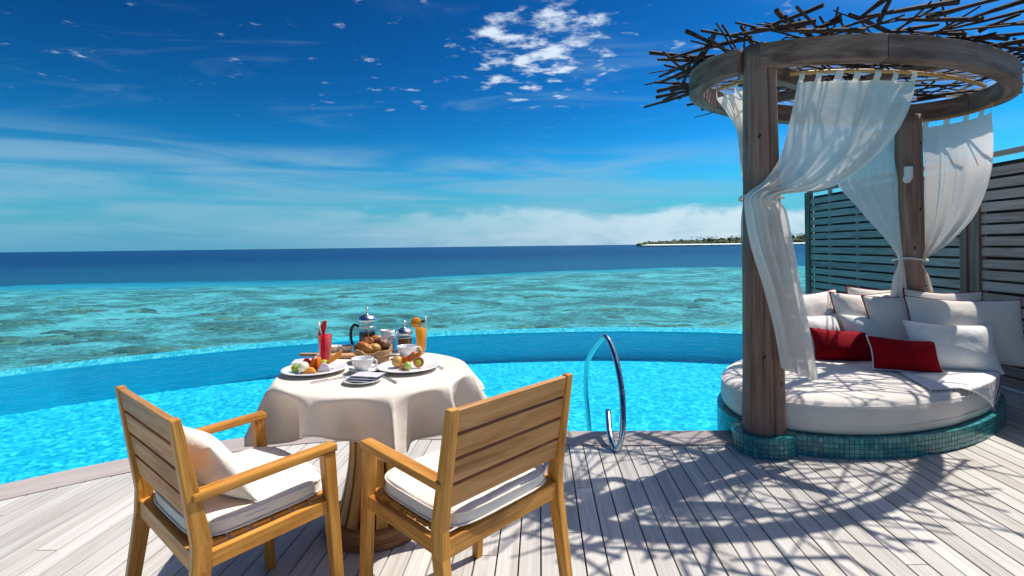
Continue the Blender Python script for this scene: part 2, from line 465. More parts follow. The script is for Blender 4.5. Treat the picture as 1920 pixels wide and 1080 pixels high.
# ---------------------------------------------------------------- mesh builder
class MB:
    def __init__(s):
        s.v, s.f, s.uv = [], [], []
        s.o = (random.uniform(0, 50), random.uniform(0, 50))

    def vert(s, p):
        s.v.append(tuple(p))
        return len(s.v) - 1

    def face(s, idx, uvs=None):
        s.f.append(tuple(idx))
        s.uv.append([(a + s.o[0], b + s.o[1]) for a, b in uvs] if uvs else [(0, 0)] * len(idx))

    def hexa(s, P, L=None):
        """P: 4 points at start, 4 at end (same winding); grain runs start->end"""
        P = [Vector(p) for p in P]
        b = len(s.v)
        for p in P:
            s.vert(p)
        L = L or ((P[4] + P[5] + P[6] + P[7]) - (P[0] + P[1] + P[2] + P[3])).length / 4
        per = [0]
        for k in range(4):
            per.append(per[-1] + (P[(k + 1) % 4] - P[k]).length)
        for k in range(4):
            k2 = (k + 1) % 4
            s.face((b + k, b + k2, b + 4 + k2, b + 4 + k), [(0, per[k]), (0, per[k + 1]), (L, per[k + 1]), (L, per[k])])
        s.face((b + 3, b + 2, b + 1, b), [(0, 0), (0, per[1]), (.02, per[1]), (.02, 0)])
        s.face((b + 4, b + 5, b + 6, b + 7), [(0, 0), (0, per[1]), (.02, per[1]), (.02, 0)])
        return s

    def beam(s, p0, p1, wd, ht, up=(0, 0, 1), wd1=None, ht1=None):
        p0, p1, up = Vector(p0), Vector(p1), Vector(up)
        d = (p1 - p0).normalized()
        sd = d.cross(up).normalized()
        u2 = sd.cross(d).normalized()
        P = []
        for p, a, c in ((p0, wd, ht), (p1, wd1 or wd, ht1 or ht)):
            for sx, sy in ((-1, -1), (-1, 1), (1, 1), (1, -1)):
                P.append(p + sd * (sx * a / 2) + u2 * (sy * c / 2))
        return s.hexa(P)

    def box(s, lo, hi, axis=0):
        lo, hi = Vector(lo), Vector(hi)
        c = (lo + hi) / 2
        sz = hi - lo
        a = Vector((0, 0, 0))
        a[axis] = sz[axis] / 2
        if axis == 2:
            return s.beam(c - a, c + a, sz.y, sz.x, (1, 0, 0))
        if axis == 0:
            return s.beam(c - a, c + a, sz.y, sz.z)
        return s.beam(c - a, c + a, sz.x, sz.z)

    def grid(s, fn, nu, nv, closeu=False, closev=False, uvs=(1, 1)):
        b = len(s.v)
        cu, cv = (nu if closeu else nu + 1), (nv if closev else nv + 1)
        for j in range(cv):
            for i in range(cu):
                s.vert(fn(i / nu, j / nv))
        for j in range(nv):
            for i in range(nu):
                i2, j2 = (i + 1) % cu, (j + 1) % cv
                s.face((b + j * cu + i, b + j * cu + i2, b + j2 * cu + i2, b + j2 * cu + i),
                       [(i / nu * uvs[0], j / nv * uvs[1]), ((i + 1) / nu * uvs[0], j / nv * uvs[1]),
                        ((i + 1) / nu * uvs[0], (j + 1) / nv * uvs[1]), (i / nu * uvs[0], (j + 1) / nv * uvs[1])])
        return s

    def tube(s, path, rad, seg=8, caps=True, close=False):
        path = [Vector(p) for p in path]
        n = len(path)
        rads = rad if isinstance(rad, (list, tuple)) else [rad] * n
        b = len(s.v)
        nrm = None
        run = 0
        lens = [0]
        for i in range(1, n + (1 if close else 0)):
            run += (path[i % n] - path[i - 1]).length
            lens.append(run)
        for i, p in enumerate(path):
            if close:
                tg = path[(i + 1) % n] - path[i - 1]
            else:
                tg = path[min(i + 1, n - 1)] - path[max(i - 1, 0)]
            tg.normalize()
            if nrm is None:
                nrm = tg.orthogonal().normalized()
            else:
                nrm = (nrm - tg * nrm.dot(tg)).normalized()
            bn = tg.cross(nrm)
            for k in range(seg):
                a = 2 * PI * k / seg
                s.vert(p + (nrm * math.cos(a) + bn * math.sin(a)) * rads[i])
        m = n if close else n - 1
        for i in range(m):
            i2 = (i + 1) % n
            c = 2 * PI * rads[i] / seg
            for k in range(seg):
                k2 = (k + 1) % seg
                s.face((b + i * seg + k, b + i * seg + k2, b + i2 * seg + k2, b + i2 * seg + k),
                       [(lens[i], k * c), (lens[i], (k + 1) * c), (lens[i + 1], (k + 1) * c), (lens[i + 1], k * c)])
        if caps and not close:
            s.face(tuple(b + k for k in range(seg))[::-1], [(0, .01 * k) for k in range(seg)])
            s.face(tuple(b + (n - 1) * seg + k for k in range(seg)), [(0, .01 * k) for k in range(seg)])
        return s

    def lathe(s, prof, seg=32, c=(0, 0, 0), capb=False, capt=False):
        b = len(s.v)
        for r, z in prof:
            for k in range(seg):
                a = 2 * PI * k / seg
                s.vert((c[0] + r * math.cos(a), c[1] + r * math.sin(a), c[2] + z))
        for i in range(len(prof) - 1):
            for k in range(seg):
                k2 = (k + 1) % seg
                s.face((b + i * seg + k, b + i * seg + k2, b + (i + 1) * seg + k2, b + (i + 1) * seg + k),
                       [(k * .02, i * .02), ((k + 1) * .02, i * .02), ((k + 1) * .02, (i + 1) * .02), (k * .02, (i + 1) * .02)])
        if capb:
            s.face(tuple(b + k for k in range(seg))[::-1], [(.02 * math.cos(k), .02 * math.sin(k)) for k in range(seg)])
        if capt:
            q = b + (len(prof) - 1) * seg
            s.face(tuple(q + k for k in range(seg)), [(.02 * math.cos(k), .02 * math.sin(k)) for k in range(seg)])
        return s

    def prism(s, outline, z0, z1):
        b = len(s.v)
        n = len(outline)
        for z in (z0, z1):
            for p in outline:
                s.vert((p[0], p[1], z))
        L = 0
        for k in range(n):
            k2 = (k + 1) % n
            d = math.dist(outline[k][:2], outline[k2][:2])
            s.face((b + k, b + k2, b + n + k2, b + n + k), [(L, 0), (L + d, 0), (L + d, z1 - z0), (L, z1 - z0)])
            L += d
        s.face(tuple(b + n + k for k in range(n)), [(p[1], p[0]) for p in outline])
        s.face(tuple(b + k for k in range(n))[::-1], [(p[1], p[0]) for p in outline[::-1]])
        return s

    def mesh(s, name, mat, bevel=0.0, smooth=False, merge=0.0):
        me = bpy.data.meshes.new(name)
        me.from_pydata(s.v, [], s.f)
        uvl = me.uv_layers.new(name='UVMap')
        flat = [c for f in s.uv for q in f for c in q]
        uvl.data.foreach_set('uv', flat)
        if bevel or merge:
            bm = bmesh.new()
            bm.from_mesh(me)
            if merge:
                bmesh.ops.remove_doubles(bm, verts=bm.verts, dist=merge)
            if bevel:
                bmesh.ops.bevel(bm, geom=[e for e in bm.edges if e.calc_face_angle(0) > 0.5], offset=bevel,
                                segments=2, profile=0.6, affect='EDGES', clamp_overlap=True)
            bm.to_mesh(me)
            bm.free()
        if smooth:
            me.polygons.foreach_set('use_smooth', [True] * len(me.polygons))
        me.materials.append(MATS[mat])
        return me

    def build(s, name, mat, parent=None, bevel=0.0, smooth=False, merge=0.0):
        return link(name, s.mesh(name, mat, bevel, smooth, merge), parent)


def link(name, data, parent=None):
    o = bpy.data.objects.new(name, data)
    COL.objects.link(o)
    o.parent = parent
    return o


def tag(o, label=None, cat=None, group=None, kind=None):
    if label:
        o['label'] = label
    if cat:
        o['category'] = cat
    if group:
        o['group'] = group
    if kind:
        o['kind'] = kind
    return o


def empty(name, loc=(0, 0, 0), rz=0.0, **kw):
    o = link(name, None)
    o.location = loc
    o.rotation_euler = (0, 0, rz)
    o.empty_display_size = 0.1
    tag(o, **kw)
    return o


def nz(p, sc=1.0, seed=0.0):
    return mnoise.noise(Vector((p[0] * sc + seed, p[1] * sc + seed * 1.7, p[2] * sc - seed)))


def spline(P, n):
    """Catmull-Rom through points, n samples for each span"""
    P = [Vector(p) for p in P]
    Q = [2 * P[0] - P[1]] + P + [2 * P[-1] - P[-2]]
    out = []
    for i in range(1, len(Q) - 2):
        for k in range(n):
            u = k / n
            a, b, c, d = Q[i - 1], Q[i], Q[i + 1], Q[i + 2]
            out.append(0.5 * (2 * b + (c - a) * u + (2 * a - 5 * b + 4 * c - d) * u * u + (3 * b - a - 3 * c + d) * u ** 3))
    out.append(P[-1])
    return out


def interp(tab, x):
    if x <= tab[0][0]:
        return tab[0][1]
    for (a, fa), (b, fb) in zip(tab, tab[1:]):
        if x <= b:
            return fa + (fb - fa) * (x - a) / (b - a)
    return tab[-1][1]


# ================================================================ SETTING
SEA_Z = -1.6
WATER_Z = -0.06
FLOOR_Z = -0.49
# ---- sea
R = 42000
mb = MB()
mb.grid(lambda u, v: ((u - .5) * 2 * R, 8.0 + (v ** 3) * R, SEA_Z), 24, 40)
sea = mb.build('sea', 'sea_water')
tag(sea, 'clear turquoise sea turning deep blue towards the horizon', 'sea', kind='structure')


def reef_edge(x):
    return 78 + 0.30 * x + 6 * math.sin(x * 0.05) + 5 * nz((x * 0.06, 0, 0), 1, 3)


def bed_z(x, y):
    e = y - reef_edge(x)
    z = -2.55 + 0.22 * nz((x, y, 0), 0.16, 1) + 0.12 * nz((x, y, 0), 0.6, 5)
    if e > -26:
        k = min(1, (e + 26) / 130)
        z -= (k ** 1.3) * 6.0
    return z


ys = [8 + 0.35 * i for i in range(40)] + [22 + 0.8 * i for i in range(60)] + [70 + 3 * i for i in range(20)] + [130 + 25 * i for i in range(6)] + [400, 1500, R]
mb = MB()


def bedfn(u, v):
    y = ys[min(len(ys) - 1, round(v * (len(ys) - 1)))]
    x = (u - .5) * 2 * (y * 1.6 + 8)
    return (x, y, bed_z(x, y) if y < 300 else -8)


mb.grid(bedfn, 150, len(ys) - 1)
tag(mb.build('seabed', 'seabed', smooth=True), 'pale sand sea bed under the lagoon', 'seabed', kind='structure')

# coral heads: uncountable reef, one mass
mb = MB()
rc = random.Random(11)
heads = [(210, 676, 1.3), (300, 650, 1.6), (265, 650, 0.7), (95, 695, 1.1), (120, 625, 1.6), (60, 630, 1.2), (165, 615, 1.2), (430, 604, 1.1), (495, 605, 0.8),
         (460, 584, 1.3), (290, 575, 1.3), (395, 580, 1.0), (510, 585, 1.1), (240, 588, 0.8), (740, 585, 1.3), (705, 566, 1.0), (1190, 592, 0.9),
         (1140, 575, 1.0), (1070, 608, 1.0), (985, 607, 1.2), (1265, 598, 1.1), (1330, 610, 0.9), (880, 562, 1.0), (810, 600, 1.0), (1000, 550, 1.3),
         (150, 578, 1.5), (20, 600, 1.2), (560, 560, 1.2), (640, 552, 1.2), (1340, 560, 1.2)]
pts = []
for (hx, hy, r) in heads:
    p = atz(hx, hy, -2.3)
    for q in range(9):
        pts.append((p.x + rc.gauss(0, .75) * r, p.y + rc.gauss(0, .28) * r, r * rc.uniform(0.14, 0.40)))
for k in range(40):
    y = 14 + rc.random() ** 1.2 * 40
    x = rc.uniform(-1.1, 0.75) * y
    pts.append((x, y, rc.uniform(0.15, 0.45)))
for (x, y, r) in pts:
    sd = rc.uniform(0, 99)
    zb = bed_z(x, y) - 0.05
    hgt = r * rc.uniform(0.2, 0.42)

    def cf(u, v, x=x, y=y, r=r, sd=sd, zb=zb, hgt=hgt):
        a, b = u * 2 * PI, v * PI / 2
        rr = r * math.cos(b) * (1 + 0.7 * nz((math.cos(a) * 2, math.sin(a) * 2, sd), 1.5))
        return (x + rr * 1.35 * math.cos(a), y + rr * math.sin(a), zb + hgt * math.sin(b) * (1 + 0.3 * nz((math.cos(a), math.sin(a), v * 2 + sd), 2)))
    mb.grid(cf, 14, 5, closeu=True)
tag(mb.build('coral_reef', 'coral', smooth=True), 'brown coral heads under the turquoise lagoon', 'coral', kind='stuff')

# ---- far island
IY = 1800.0
mb = MB()


def isl_out(u, v):
    x = 452 + u * 640
    wv = 3.0 * math.sin(u * 19) + 4
    edge = min(1.0, u / 0.05)
    return (x, IY + (v - 0.3) * 140 * edge + wv, SEA_Z - 1 + 4.0 * math.sin(min(1, v * 1.1) * PI) * edge)


mb.grid(isl_out, 60, 8)
isl = mb.build('island_beach', 'beach', smooth=True)
tag(isl, 'white sand beach of the low island on the horizon', 'beach', kind='structure')
mb = MB()
ri = random.Random(5)
for k in range(620):
    u = ri.random()
    x = 459 + u * 620
    base = interp([(0, 5), (0.05, 12), (0.2, 14), (0.3, 17), (0.45, 22), (1, 30)], u)
    row = ri.random()
    y = IY + 20 + row * 50
    zt = SEA_Z + 2 + base * (0.35 + 0.65 * row) * ri.uniform(0.75, 1.08)
    r = ri.uniform(3, 7)
    sd = ri.uniform(0, 90)

    def bf(a, b, x=x, y=y, zt=zt, r=r, sd=sd):
        A, B = a * 2 * PI, b * PI - PI / 2
        d = Vector((math.cos(B) * math.cos(A), math.cos(B) * math.sin(A), math.sin(B)))
        q = 1 + 0.5 * nz(d, 1.6, sd)
        return (x + d.x * r * q * 1.2, y + d.y * r * q, zt - r * 0.7 + d.z * r * q * (0.8 if d.z > 0 else 1.6))
    mb.grid(bf, 8, 5, closeu=True)
for k in range(60):                                    # palm crowns above the canopy
    u = ri.uniform(0.18, 1.0)
    x = 459 + u * 620
    zt = SEA_Z + interp([(0, 8), (0.2, 18), (0.3, 24), (0.45, 28), (1, 35)], u) * ri.uniform(0.9, 1.08)
    y = IY + 60 + ri.uniform(-15, 15)
    mb.tube([(x, y, 2), (x + ri.uniform(-1, 1), y, zt)], 0.35, 4)
    for j in range(9):
        a = j * 0.7 + ri.random()
        L = ri.uniform(3.0, 4.6)
        q = [(x + math.cos(a) * L * s, y + math.sin(a) * L * s, zt + 1.3 * s - 3.0 * s * s) for s in (0, .5, 1)]
        mb.tube(q, [0.3, 0.75, 0.1], 4)
tag(mb.build('island_woodland', 'woodland'), 'dark green palms and scrub covering the far island', 'woodland', kind='stuff')

# ---- boat on the horizon
bl = aty(383, 467, 2600)
boat = empty('boat', (bl.x, bl.y, SEA_Z), label='tiny white boat on the horizon at the left', cat='boat')
mb = MB()
hull = [(-7, 0), (-6.5, 1.8), (0, 2.1), (5, 1.5), (8, 0), (5, -1.5), (0, -2.1), (-6.5, -1.8)]
mb.prism(hull, -0.3, 2.2)
mb.build('hull', 'white_plastic', boat, 0.15)
MB().box((-4, -1.4, 2.2), (2.5, 1.4, 4.4)).build('cabin', 'white_plastic', boat, 0.3)

# ---- pool
copingP = [(-6.5, -2.0), (-5.2, 0.2), (-4.1, 1.75), (-3.45, 2.5), (-2.961, 2.944), (-2.491, 3.30), (-1.87, 3.66), (-1.1, 3.83), (-0.3, 3.80), (0.405, 3.685), (0.9, 3.672), (1.45, 3.66), (2.4, 3.66)]
coping = [(p.x, p.y) for p in spline([(*p, 0) for p in copingP], 8)]
infP = [(-11.5, -2.0), (-9.6, 1.2), (-7.6, 3.9), (-5.73, 5.714), (-5.0, 6.30), (-3.6, 7.17), (-2.1, 7.74), (-0.52, 8.086), (1.19, 8.22), (2.44, 8.12), (3.5, 7.857), (4.6, 7.35)]
inf = [(p.x, p.y) for p in spline([(*p, 0) for p in infP], 10)]


def offset(poly, d):
    out = []
    n = len(poly)
    for i in range(n):
        a, b = Vector(poly[max(0, i - 1)]), Vector(poly[min(n - 1, i + 1)])
        tg = (b - a).normalized()
        out.append((poly[i][0] - tg.y * d, poly[i][1] + tg.x * d))
    return out


def strip(mb, A, B, za, zb):
    L = 0
    for i in range(len(A) - 1):
        b = len(mb.v)
        d = math.dist(A[i], A[i + 1])
        for p, z in ((A[i], za), (A[i + 1], za), (B[i + 1], zb), (B[i], zb)):
            mb.vert((p[0], p[1], z))
        wd = math.dist(A[i], B[i]) + abs(za - zb)
        mb.face((b, b + 1, b + 2, b + 3), [(L, 0), (L + d, 0), (L + d, wd), (L, wd)])
        L += d


lip_in = inf
lip_out = offset(inf, 0.42)
mb = MB()
b0 = [(-12, -2.2), (4.6, -2.2)]
poly = b0 + [p for p in inf[::-1]]
mb.face([mb.vert((p[0], p[1], FLOOR_Z)) for p in poly])
pool = empty('pool', (0, 0, 0), label='curved infinity pool with cyan mosaic floor', cat='pool', kind='structure')
mb.build('pool_floor', 'pool_mosaic_caustics', pool)
mb = MB()
strip(mb, lip_in, lip_in, FLOOR_Z, WATER_Z + 0.008)
strip(mb, lip_out, lip_out, WATER_Z + 0.004, SEA_Z - 1.2)
mb.build('overflow_wall', 'wall_mosaic', pool, merge=0.0005)
mb = MB()
strip(mb, lip_in, lip_out, WATER_Z + 0.008, WATER_Z + 0.004)
mb.build('lip_bed', 'grout_pool', pool)
mb = MB()
strip(mb, offset(coping, -0.03), offset(coping, -0.03), WATER_Z - 0.01, FLOOR_Z)
mb.build('deck_side_wall', 'pool_mosaic_caustics', pool)
# lip tiles, one mesh of small pieces
mb = MB()
L = 0
inl = [Vector(p) for p in lip_in]
seglen = [0]
for a, b in zip(inl, inl[1:]):
    seglen.append(seglen[-1] + (b - a).length)


def along(poly, lens, s):
    for i in range(len(poly) - 1):
        if s <= lens[i + 1] or i == len(poly) - 2:
            u = (s - lens[i]) / (lens[i + 1] - lens[i])
            p = poly[i].lerp(poly[i + 1], u)
            tg = (poly[i + 1] - poly[i]).normalized()
            return p, tg
    return poly[-1], Vector((1, 0))


s = 4.2
while s < seglen[-1] - 0.05:
    p, tg = along(inl, seglen, s)
    nn = Vector((-tg.y, tg.x))
    for r0, r1 in ((0.004, 0.136), (0.143, 0.276), (0.283, 0.416)):
        P = []
        for z in (WATER_Z + 0.002, WATER_Z + 0.0115):
            for a, r in ((-0.0205, r0), (0.0205, r0), (0.0205, r1), (-0.0205, r1)):
                q = p + tg * a + nn * r
                P.append((q.x, q.y, z))
        mb.hexa(P)
    s += 0.044
tag(mb.build('lip_tiles', 'lip_tile', pool), kind='stuff')
mb = MB()
mb.face([mb.vert((p[0], p[1], WATER_Z)) for p in poly])
wt = mb.build('pool_water', 'pool_water')
tag(wt, 'clear cyan water filling the infinity pool', 'water', kind='structure')

# ---- deck
deck = empty('deck', (0, 0, 0), label='weathered grey plank deck beside the pool', cat='deck', kind='structure')
cop_in = offset(coping, -0.262)        # deck side of the coping
DS = 0.055                             # the boards run (DS, 1)
PITCH = 0.0945


def coping_y(x, curve):
    best = None
    for (a, ay), (b, by) in zip(curve, curve[1:]):
        if a <= x <= b:
            best = ay + (by - ay) * (x - a) / (b - a)
    return best if best is not None else (curve[0][1] if x < curve[0][0] else curve[-1][1])


YN = -0.6
for k in range(-62, 58):
    x0 = -0.045 + k * PITCH            # board position at Y = 2
    def ends(xa):
        xe = xa
        for _ in range(6):
            X = x0 + xa + DS * 1.6
            ye = coping_y(X, cop_in) if X < 1.62 else (4.0 if X < 3.45 else 5.6)
            X = x0 + xa + DS * (ye - 2.0)
            ye = coping_y(X, cop_in) if X < 1.62 else (4.0 if X < 3.45 else 5.6)
        return ye
    hw = PITCH / 2 - 0.0033
    yl, yr = ends(-hw) - 0.003, ends(hw) - 0.003
    if x0 > 4.5 or max(yl, yr) < YN + 0.1:
        continue
    z0, z1 = -0.028, 0.0
    def bp(a, y, z):
        return (x0 + a + DS * (y - 2.0), y, z)
    dz = random.uniform(-0.0012, 0.0012)
    joint = random.uniform(0.6, 3.2) if random.random() < 0.5 else None
    spans = [(YN, yl, yr)] if joint is None or joint > min(yl, yr) - .2 else [(YN, joint - .0015, joint - .0015), (joint + .0015, yl, yr)]
    for ya, e0, e1 in spans:
        mb = MB()
        mb.hexa([bp(-hw, ya, z0), bp(-hw, ya, z1 + dz), bp(hw, ya, z1 + dz), bp(hw, ya, z0),
                 bp(-hw, e0, z0), bp(-hw, e0, z1 + dz), bp(hw, e1, z1 + dz), bp(hw, e1, z0)])
        mb.build('deck_board', 'deck', deck, 0.0025)
# coping planks
n = len(coping)
for i in range(0, n - 1, 8):
    j = min(n - 1, i + 8)
    outl = coping[i:j + 1] + cop_in[i:j + 1][::-1]
    if coping[i][0] > 1.75:
        continue
    cx = sum(p[0] for p in outl) / len(outl)
    mb = MB()
    A, B = coping[i:j + 1], offset(cop_in[i:j + 1], 0.0)
    strip(mb, A, B, 0.004, 0.004)
    strip(mb, A, A, -0.055, 0.004)
    strip(mb, B, B, 0.004, -0.03)
    mb.build('coping_plank', 'coping', deck, merge=0.0004)
# black sheet added under the boards for the shade in their gaps
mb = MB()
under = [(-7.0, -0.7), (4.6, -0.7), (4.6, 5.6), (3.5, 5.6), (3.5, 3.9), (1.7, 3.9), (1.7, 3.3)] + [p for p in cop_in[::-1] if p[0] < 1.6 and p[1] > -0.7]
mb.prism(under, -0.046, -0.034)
mb.build('gap_shade_sheet', 'gap_shade', deck)

# ================================================================ DAYBED PLATFORM
PC, PA, PB, PR = (2.800, 4.150), 1.415, 0.795, math.radians(30.7)
RC_, RA, RB, RR = (2.685, 4.005), 1.43, 0.80, math.radians(20.4)


def ell(c, a, b, rot, th, k=0.0):
    x, y = (a + k) * math.cos(th), (b + k) * math.sin(th)
    return Vector((c[0] + x * math.cos(rot) - y * math.sin(rot), c[1] + x * math.sin(rot) + y * math.cos(rot)))


def inside(p, c, a, b, rot, k=0.0):
    q = Vector((p[0] - c[0], p[1] - c[1]))
    u = q.x * math.cos(rot) + q.y * math.sin(rot)
    v = -q.x * math.sin(rot) + q.y * math.cos(rot)
    return (u / (a + k)) ** 2 + (v / (b + k)) ** 2 < 1


POST1 = Vector((1.630, 3.345))
BUL = 0.19
TOPZ = 0.125
plat = empty('daybed_platform', (PC[0], PC[1], 0), label='oval daybed platform clad in teal mosaic tiles', cat='platform')


def pl(mb):                         # world-space meshes under an empty that has a location
    ox, oy = PC
    mb.v = [(x - ox, y - oy, z) for x, y, z in mb.v]
    return mb


mb = MB()
th_list = [2 * PI * i / 96 for i in range(96)]
mb.prism([ell(PC, PA, PB, PR, t, -0.006) for t in th_list], -0.46, TOPZ - 0.006)
pl(mb).build('core', 'grout', plat)
mb = MB()
mb.prism([(POST1.x + (BUL - .006) * math.cos(t), POST1.y + (BUL - .006) * math.sin(t)) for t in th_list], -0.46, TOPZ - 0.004)
pl(mb).build('post_plinth', 'grout', plat)
TP = 0.0293
mb = MB()


def tile_wall(curve, skip, rows):
    P = [curve(2 * PI * i / 720) for i in range(721)]
    ln = [0]
    for a, b in zip(P, P[1:]):
        ln.append(ln[-1] + (b - a).length)
    N = int(ln[-1] / TP)
    st = ln[-1] / N
    for i in range(N):
        s = (i + .5) * st
        p, tg = along(P, ln, s)
        nn = Vector((tg.y, -tg.x))
        if skip(p):
            continue
        deep = p.y > 3.55 and p.x < 2.2
        for r in range(-6 if deep else 0, 4):
            z0 = 0.002 + r * 0.0305
            z1 = z0 + 0.027
            Q = []
            for d in (-0.004, 0.003 + random.uniform(-.0006, .0006)):
                for a, z in ((-1, z0), (1, z0), (1, z1), (-1, z1)):
                    q = p + tg * (a * (st / 2 - 0.0018)) + nn * d
                    Q.append((q.x, q.y, z))
            mb.hexa(Q)
        for r in range(2):                       # top row lying flat
            Q = []
            for z in (TOPZ - 0.008, TOPZ):
                for a, d in ((-1, 0.002), (-1, -0.0265), (1, -0.0265), (1, 0.002)):
                    q = p + tg * (a * (st / 2 - 0.0018)) + nn * (d - r * 0.0295)
                    Q.append((q.x, q.y, z))
            mb.hexa(Q)


tile_wall(lambda t: ell(PC, PA, PB, PR, t), lambda p: (p - POST1).length < BUL or p.y > 4.75, 4)
tile_wall(lambda t: Vector((POST1.x + BUL * math.cos(t), POST1.y + BUL * math.sin(t))), lambda p: inside(p, PC, PA, PB, PR, -0.002), 4)
tag(pl(mb).build('mosaic_tiles', 'mosaic', plat), kind='stuff')

# mattress
MA, MBb = PA - 0.035, PB - 0.035
mat_ = empty('mattress', (PC[0], PC[1], TOPZ), label='oval cream mattress lying on the tiled platform', cat='mattress')
prof = [(0.0, .225), (.25, .227), (.5, .226), (.75, .224), (.88, .221), (.94, .214), (.972, .202), (.99, .182), (1.0, .15), (1.003, .11), (1.002, .06), (.992, .02), (.975, .002), (.9, .001)]


def mfn(u, v):
    k = v * (len(prof) - 1)
    i = min(int(k), len(prof) - 2)
    fr = k - i
    r = prof[i][0] + (prof[i + 1][0] - prof[i][0]) * fr
    z = prof[i][1] + (prof[i + 1][1] - prof[i][1]) * fr
    p = ell((0, 0), MA * r, MBb * r, PR, u * 2 * PI)
    w_ = 0.005 * nz((p.x, p.y, z), 5, 2) + 0.006 * nz((p.x, p.y, z * 3), 2, 8)
    d = p.normalized() if p.length > .01 else Vector((0, 0))
    return (p.x + d.x * w_ * r, p.y + d.y * w_ * r, max(0.001, z + (w_ * .8 if z > .1 else 0)))


mcv = MB().grid(mfn, 160, 39, closeu=True).build('cover', 'mattress', mat_, smooth=True, merge=0.0001)
for zz_, nm in ((.184, 'top_piping'), (.062, 'lower_seam')):
    MB().tube([(*ell((0, 0), MA * .992 + .008, MBb * .992 + .008, PR, 2 * PI * i / 120), zz_ + .004 * nz((i * .1, 0, 0), 1)) for i in range(120)],
              .0042, 6, close=True).build('piping', 'piping_white', mcv, smooth=True)

# ================================================================ PERGOLA
RZ0, RZ1 = 2.45, 2.60
perg = empty('pergola', (RC_[0], RC_[1], TOPZ), label='oval pergola of log posts, ring beam and twig roof', cat='pergola')
POFF = Vector((RC_[0], RC_[1], TOPZ))


def pg(mb):
    mb.v = [(x - POFF.x, y - POFF.y, z - POFF.z) for x, y, z in mb.v]
    return mb


def log(base, z0, z1, r0, r1, sd, crack):
    mb = MB()
    seg, rows = 40, 26

    def fn(u, v):
        a = u * 2 * PI
        z = z0 + (z1 - z0) * v
        r = r0 + (r1 - r0) * v
        r *= 1 + 0.03 * nz((math.cos(a) * 1.2, math.sin(a) * 1.2, z * .7), 1, sd) + 0.012 * nz((math.cos(a) * 5, math.sin(a) * 5, z * 2), 1, sd)
        d = abs((a - crack - 0.10 * nz((z * 1.1, 0, 0), 1, sd) + PI) % (2 * PI) - PI)
        if d < 0.08:
            r -= 0.034 * (1 - d / 0.08)
        return (base[0] + r * math.cos(a) + 0.01 * nz((z * .8, 1, sd), 1), base[1] + r * math.sin(a), z)
    seg = 60
    mb.grid(fn, seg * 2, rows, closeu=True, uvs=(1, 1))
    # grain along the post
    mb.uv = []
    for j in range(rows):
        for i in range(seg * 2):
            du, dv = 2 * PI * r0 / (seg * 2), (z1 - z0) / rows
            mb.uv.append([(j * dv, i * du), (j * dv, (i + 1) * du), ((j + 1) * dv, (i + 1) * du), ((j + 1) * dv, i * du)])
    mb.face(tuple(range(rows * seg * 2, rows * seg * 2 + seg * 2)), [(0, 0)] * (seg * 2))
    return mb


POST2 = Vector((3.565, 4.59))
pg(log(POST1, TOPZ - .002, 2.615, .130, .098, 3.0, math.radians(-85))).build('post', 'log', perg, smooth=True)
pg(log(POST2, TOPZ - .002, 2.46, .118, .098, 8.0, math.radians(-40))).build('post', 'log', perg, smooth=True)
for P_, r0_, r1_, zt_, ks in ((POST1, .130, .098, 2.615, ((-112, .62, .011), (-72, .93, .013), (-120, 1.32, .009), (-66, 1.62, .010), (-118, 2.02, .011), (-60, .45, .009))),
                             (POST2, .118, .098, 2.46, ((-125, 1.9, .009), (-80, 1.62, .010), (-108, 1.28, .009), (-70, 2.2, .008)))):
    for ang_, z_, kr in ks:
        a_ = math.radians(ang_)
        r_ = r0_ + (r1_ - r0_) * (z_ - TOPZ) / (zt_ - TOPZ)
        n_ = Vector((math.cos(a_), math.sin(a_), 0))
        u_ = Vector((-n_.y, n_.x, 0))
        kb = MB()
        kb.grid(lambda u, v: Vector((P_.x, P_.y, z_)) + n_ * (r_ * .985 + .007 * (1 - v * v)) + (u_ * math.cos(u * 2 * PI) + Vector((0, 0, 1.5)) * math.sin(u * 2 * PI)) * kr * v * (1 + .2 * math.sin(u * 12)), 14, 4, closeu=True)
        pg(kb).build('knot', 'knot_wood', perg, smooth=True)
# ring beam in five segments
pa = math.atan2(*[((POST1 - Vector(RC_)).y * math.cos(RR) - (POST1 - Vector(RC_)).x * math.sin(RR)) / RB,
                  ((POST1 - Vector(RC_)).x * math.cos(RR) + (POST1 - Vector(RC_)).y * math.sin(RR)) / RA])
cuts = [pa + .075, math.radians(-118), math.radians(-58), math.radians(-5), math.radians(70), math.radians(130), pa + 2 * PI - .075]
for a0, a1 in zip(cuts, cuts[1:]):
    mb = MB()
    N = 22
    e = 0.0012
    T = [a0 + e + (a1 - a0 - 2 * e) * i / N for i in range(N + 1)]
    dz = random.uniform(-.004, .004)
    for i in range(N):
        P = []
        for th in (T[i], T[i + 1]):
            o_, i_ = ell(RC_, RA, RB, RR, th), ell(RC_, RA, RB, RR, th, -0.105)
            P += [(i_.x, i_.y, RZ0 + dz), (o_.x, o_.y, RZ0 + dz), (o_.x, o_.y, RZ1 + dz), (i_.x, i_.y, RZ1 + dz)]
        b = len(mb.v)
        L0, L1 = i * 0.07, (i + 1) * 0.07
        for p in P:
            mb.vert(p)
        w4 = [0, .105, .255, .36, .51]
        for k in range(4):
            k2 = (k + 1) % 4
            mb.face((b + k, b + 4 + k, b + 4 + k2, b + k2), [(L0, w4[k]), (L1, w4[k]), (L1, w4[k + 1]), (L0, w4[k + 1])])
        if i == 0:
            mb.face((b, b + 1, b + 2, b + 3), [(0, 0)] * 4)
        if i == N - 1:
            mb.face((b + 7, b + 6, b + 5, b + 4), [(0, 0)] * 4)
    pg(mb).build('ring_beam', 'ring', perg, bevel=0.008, merge=0.0005)
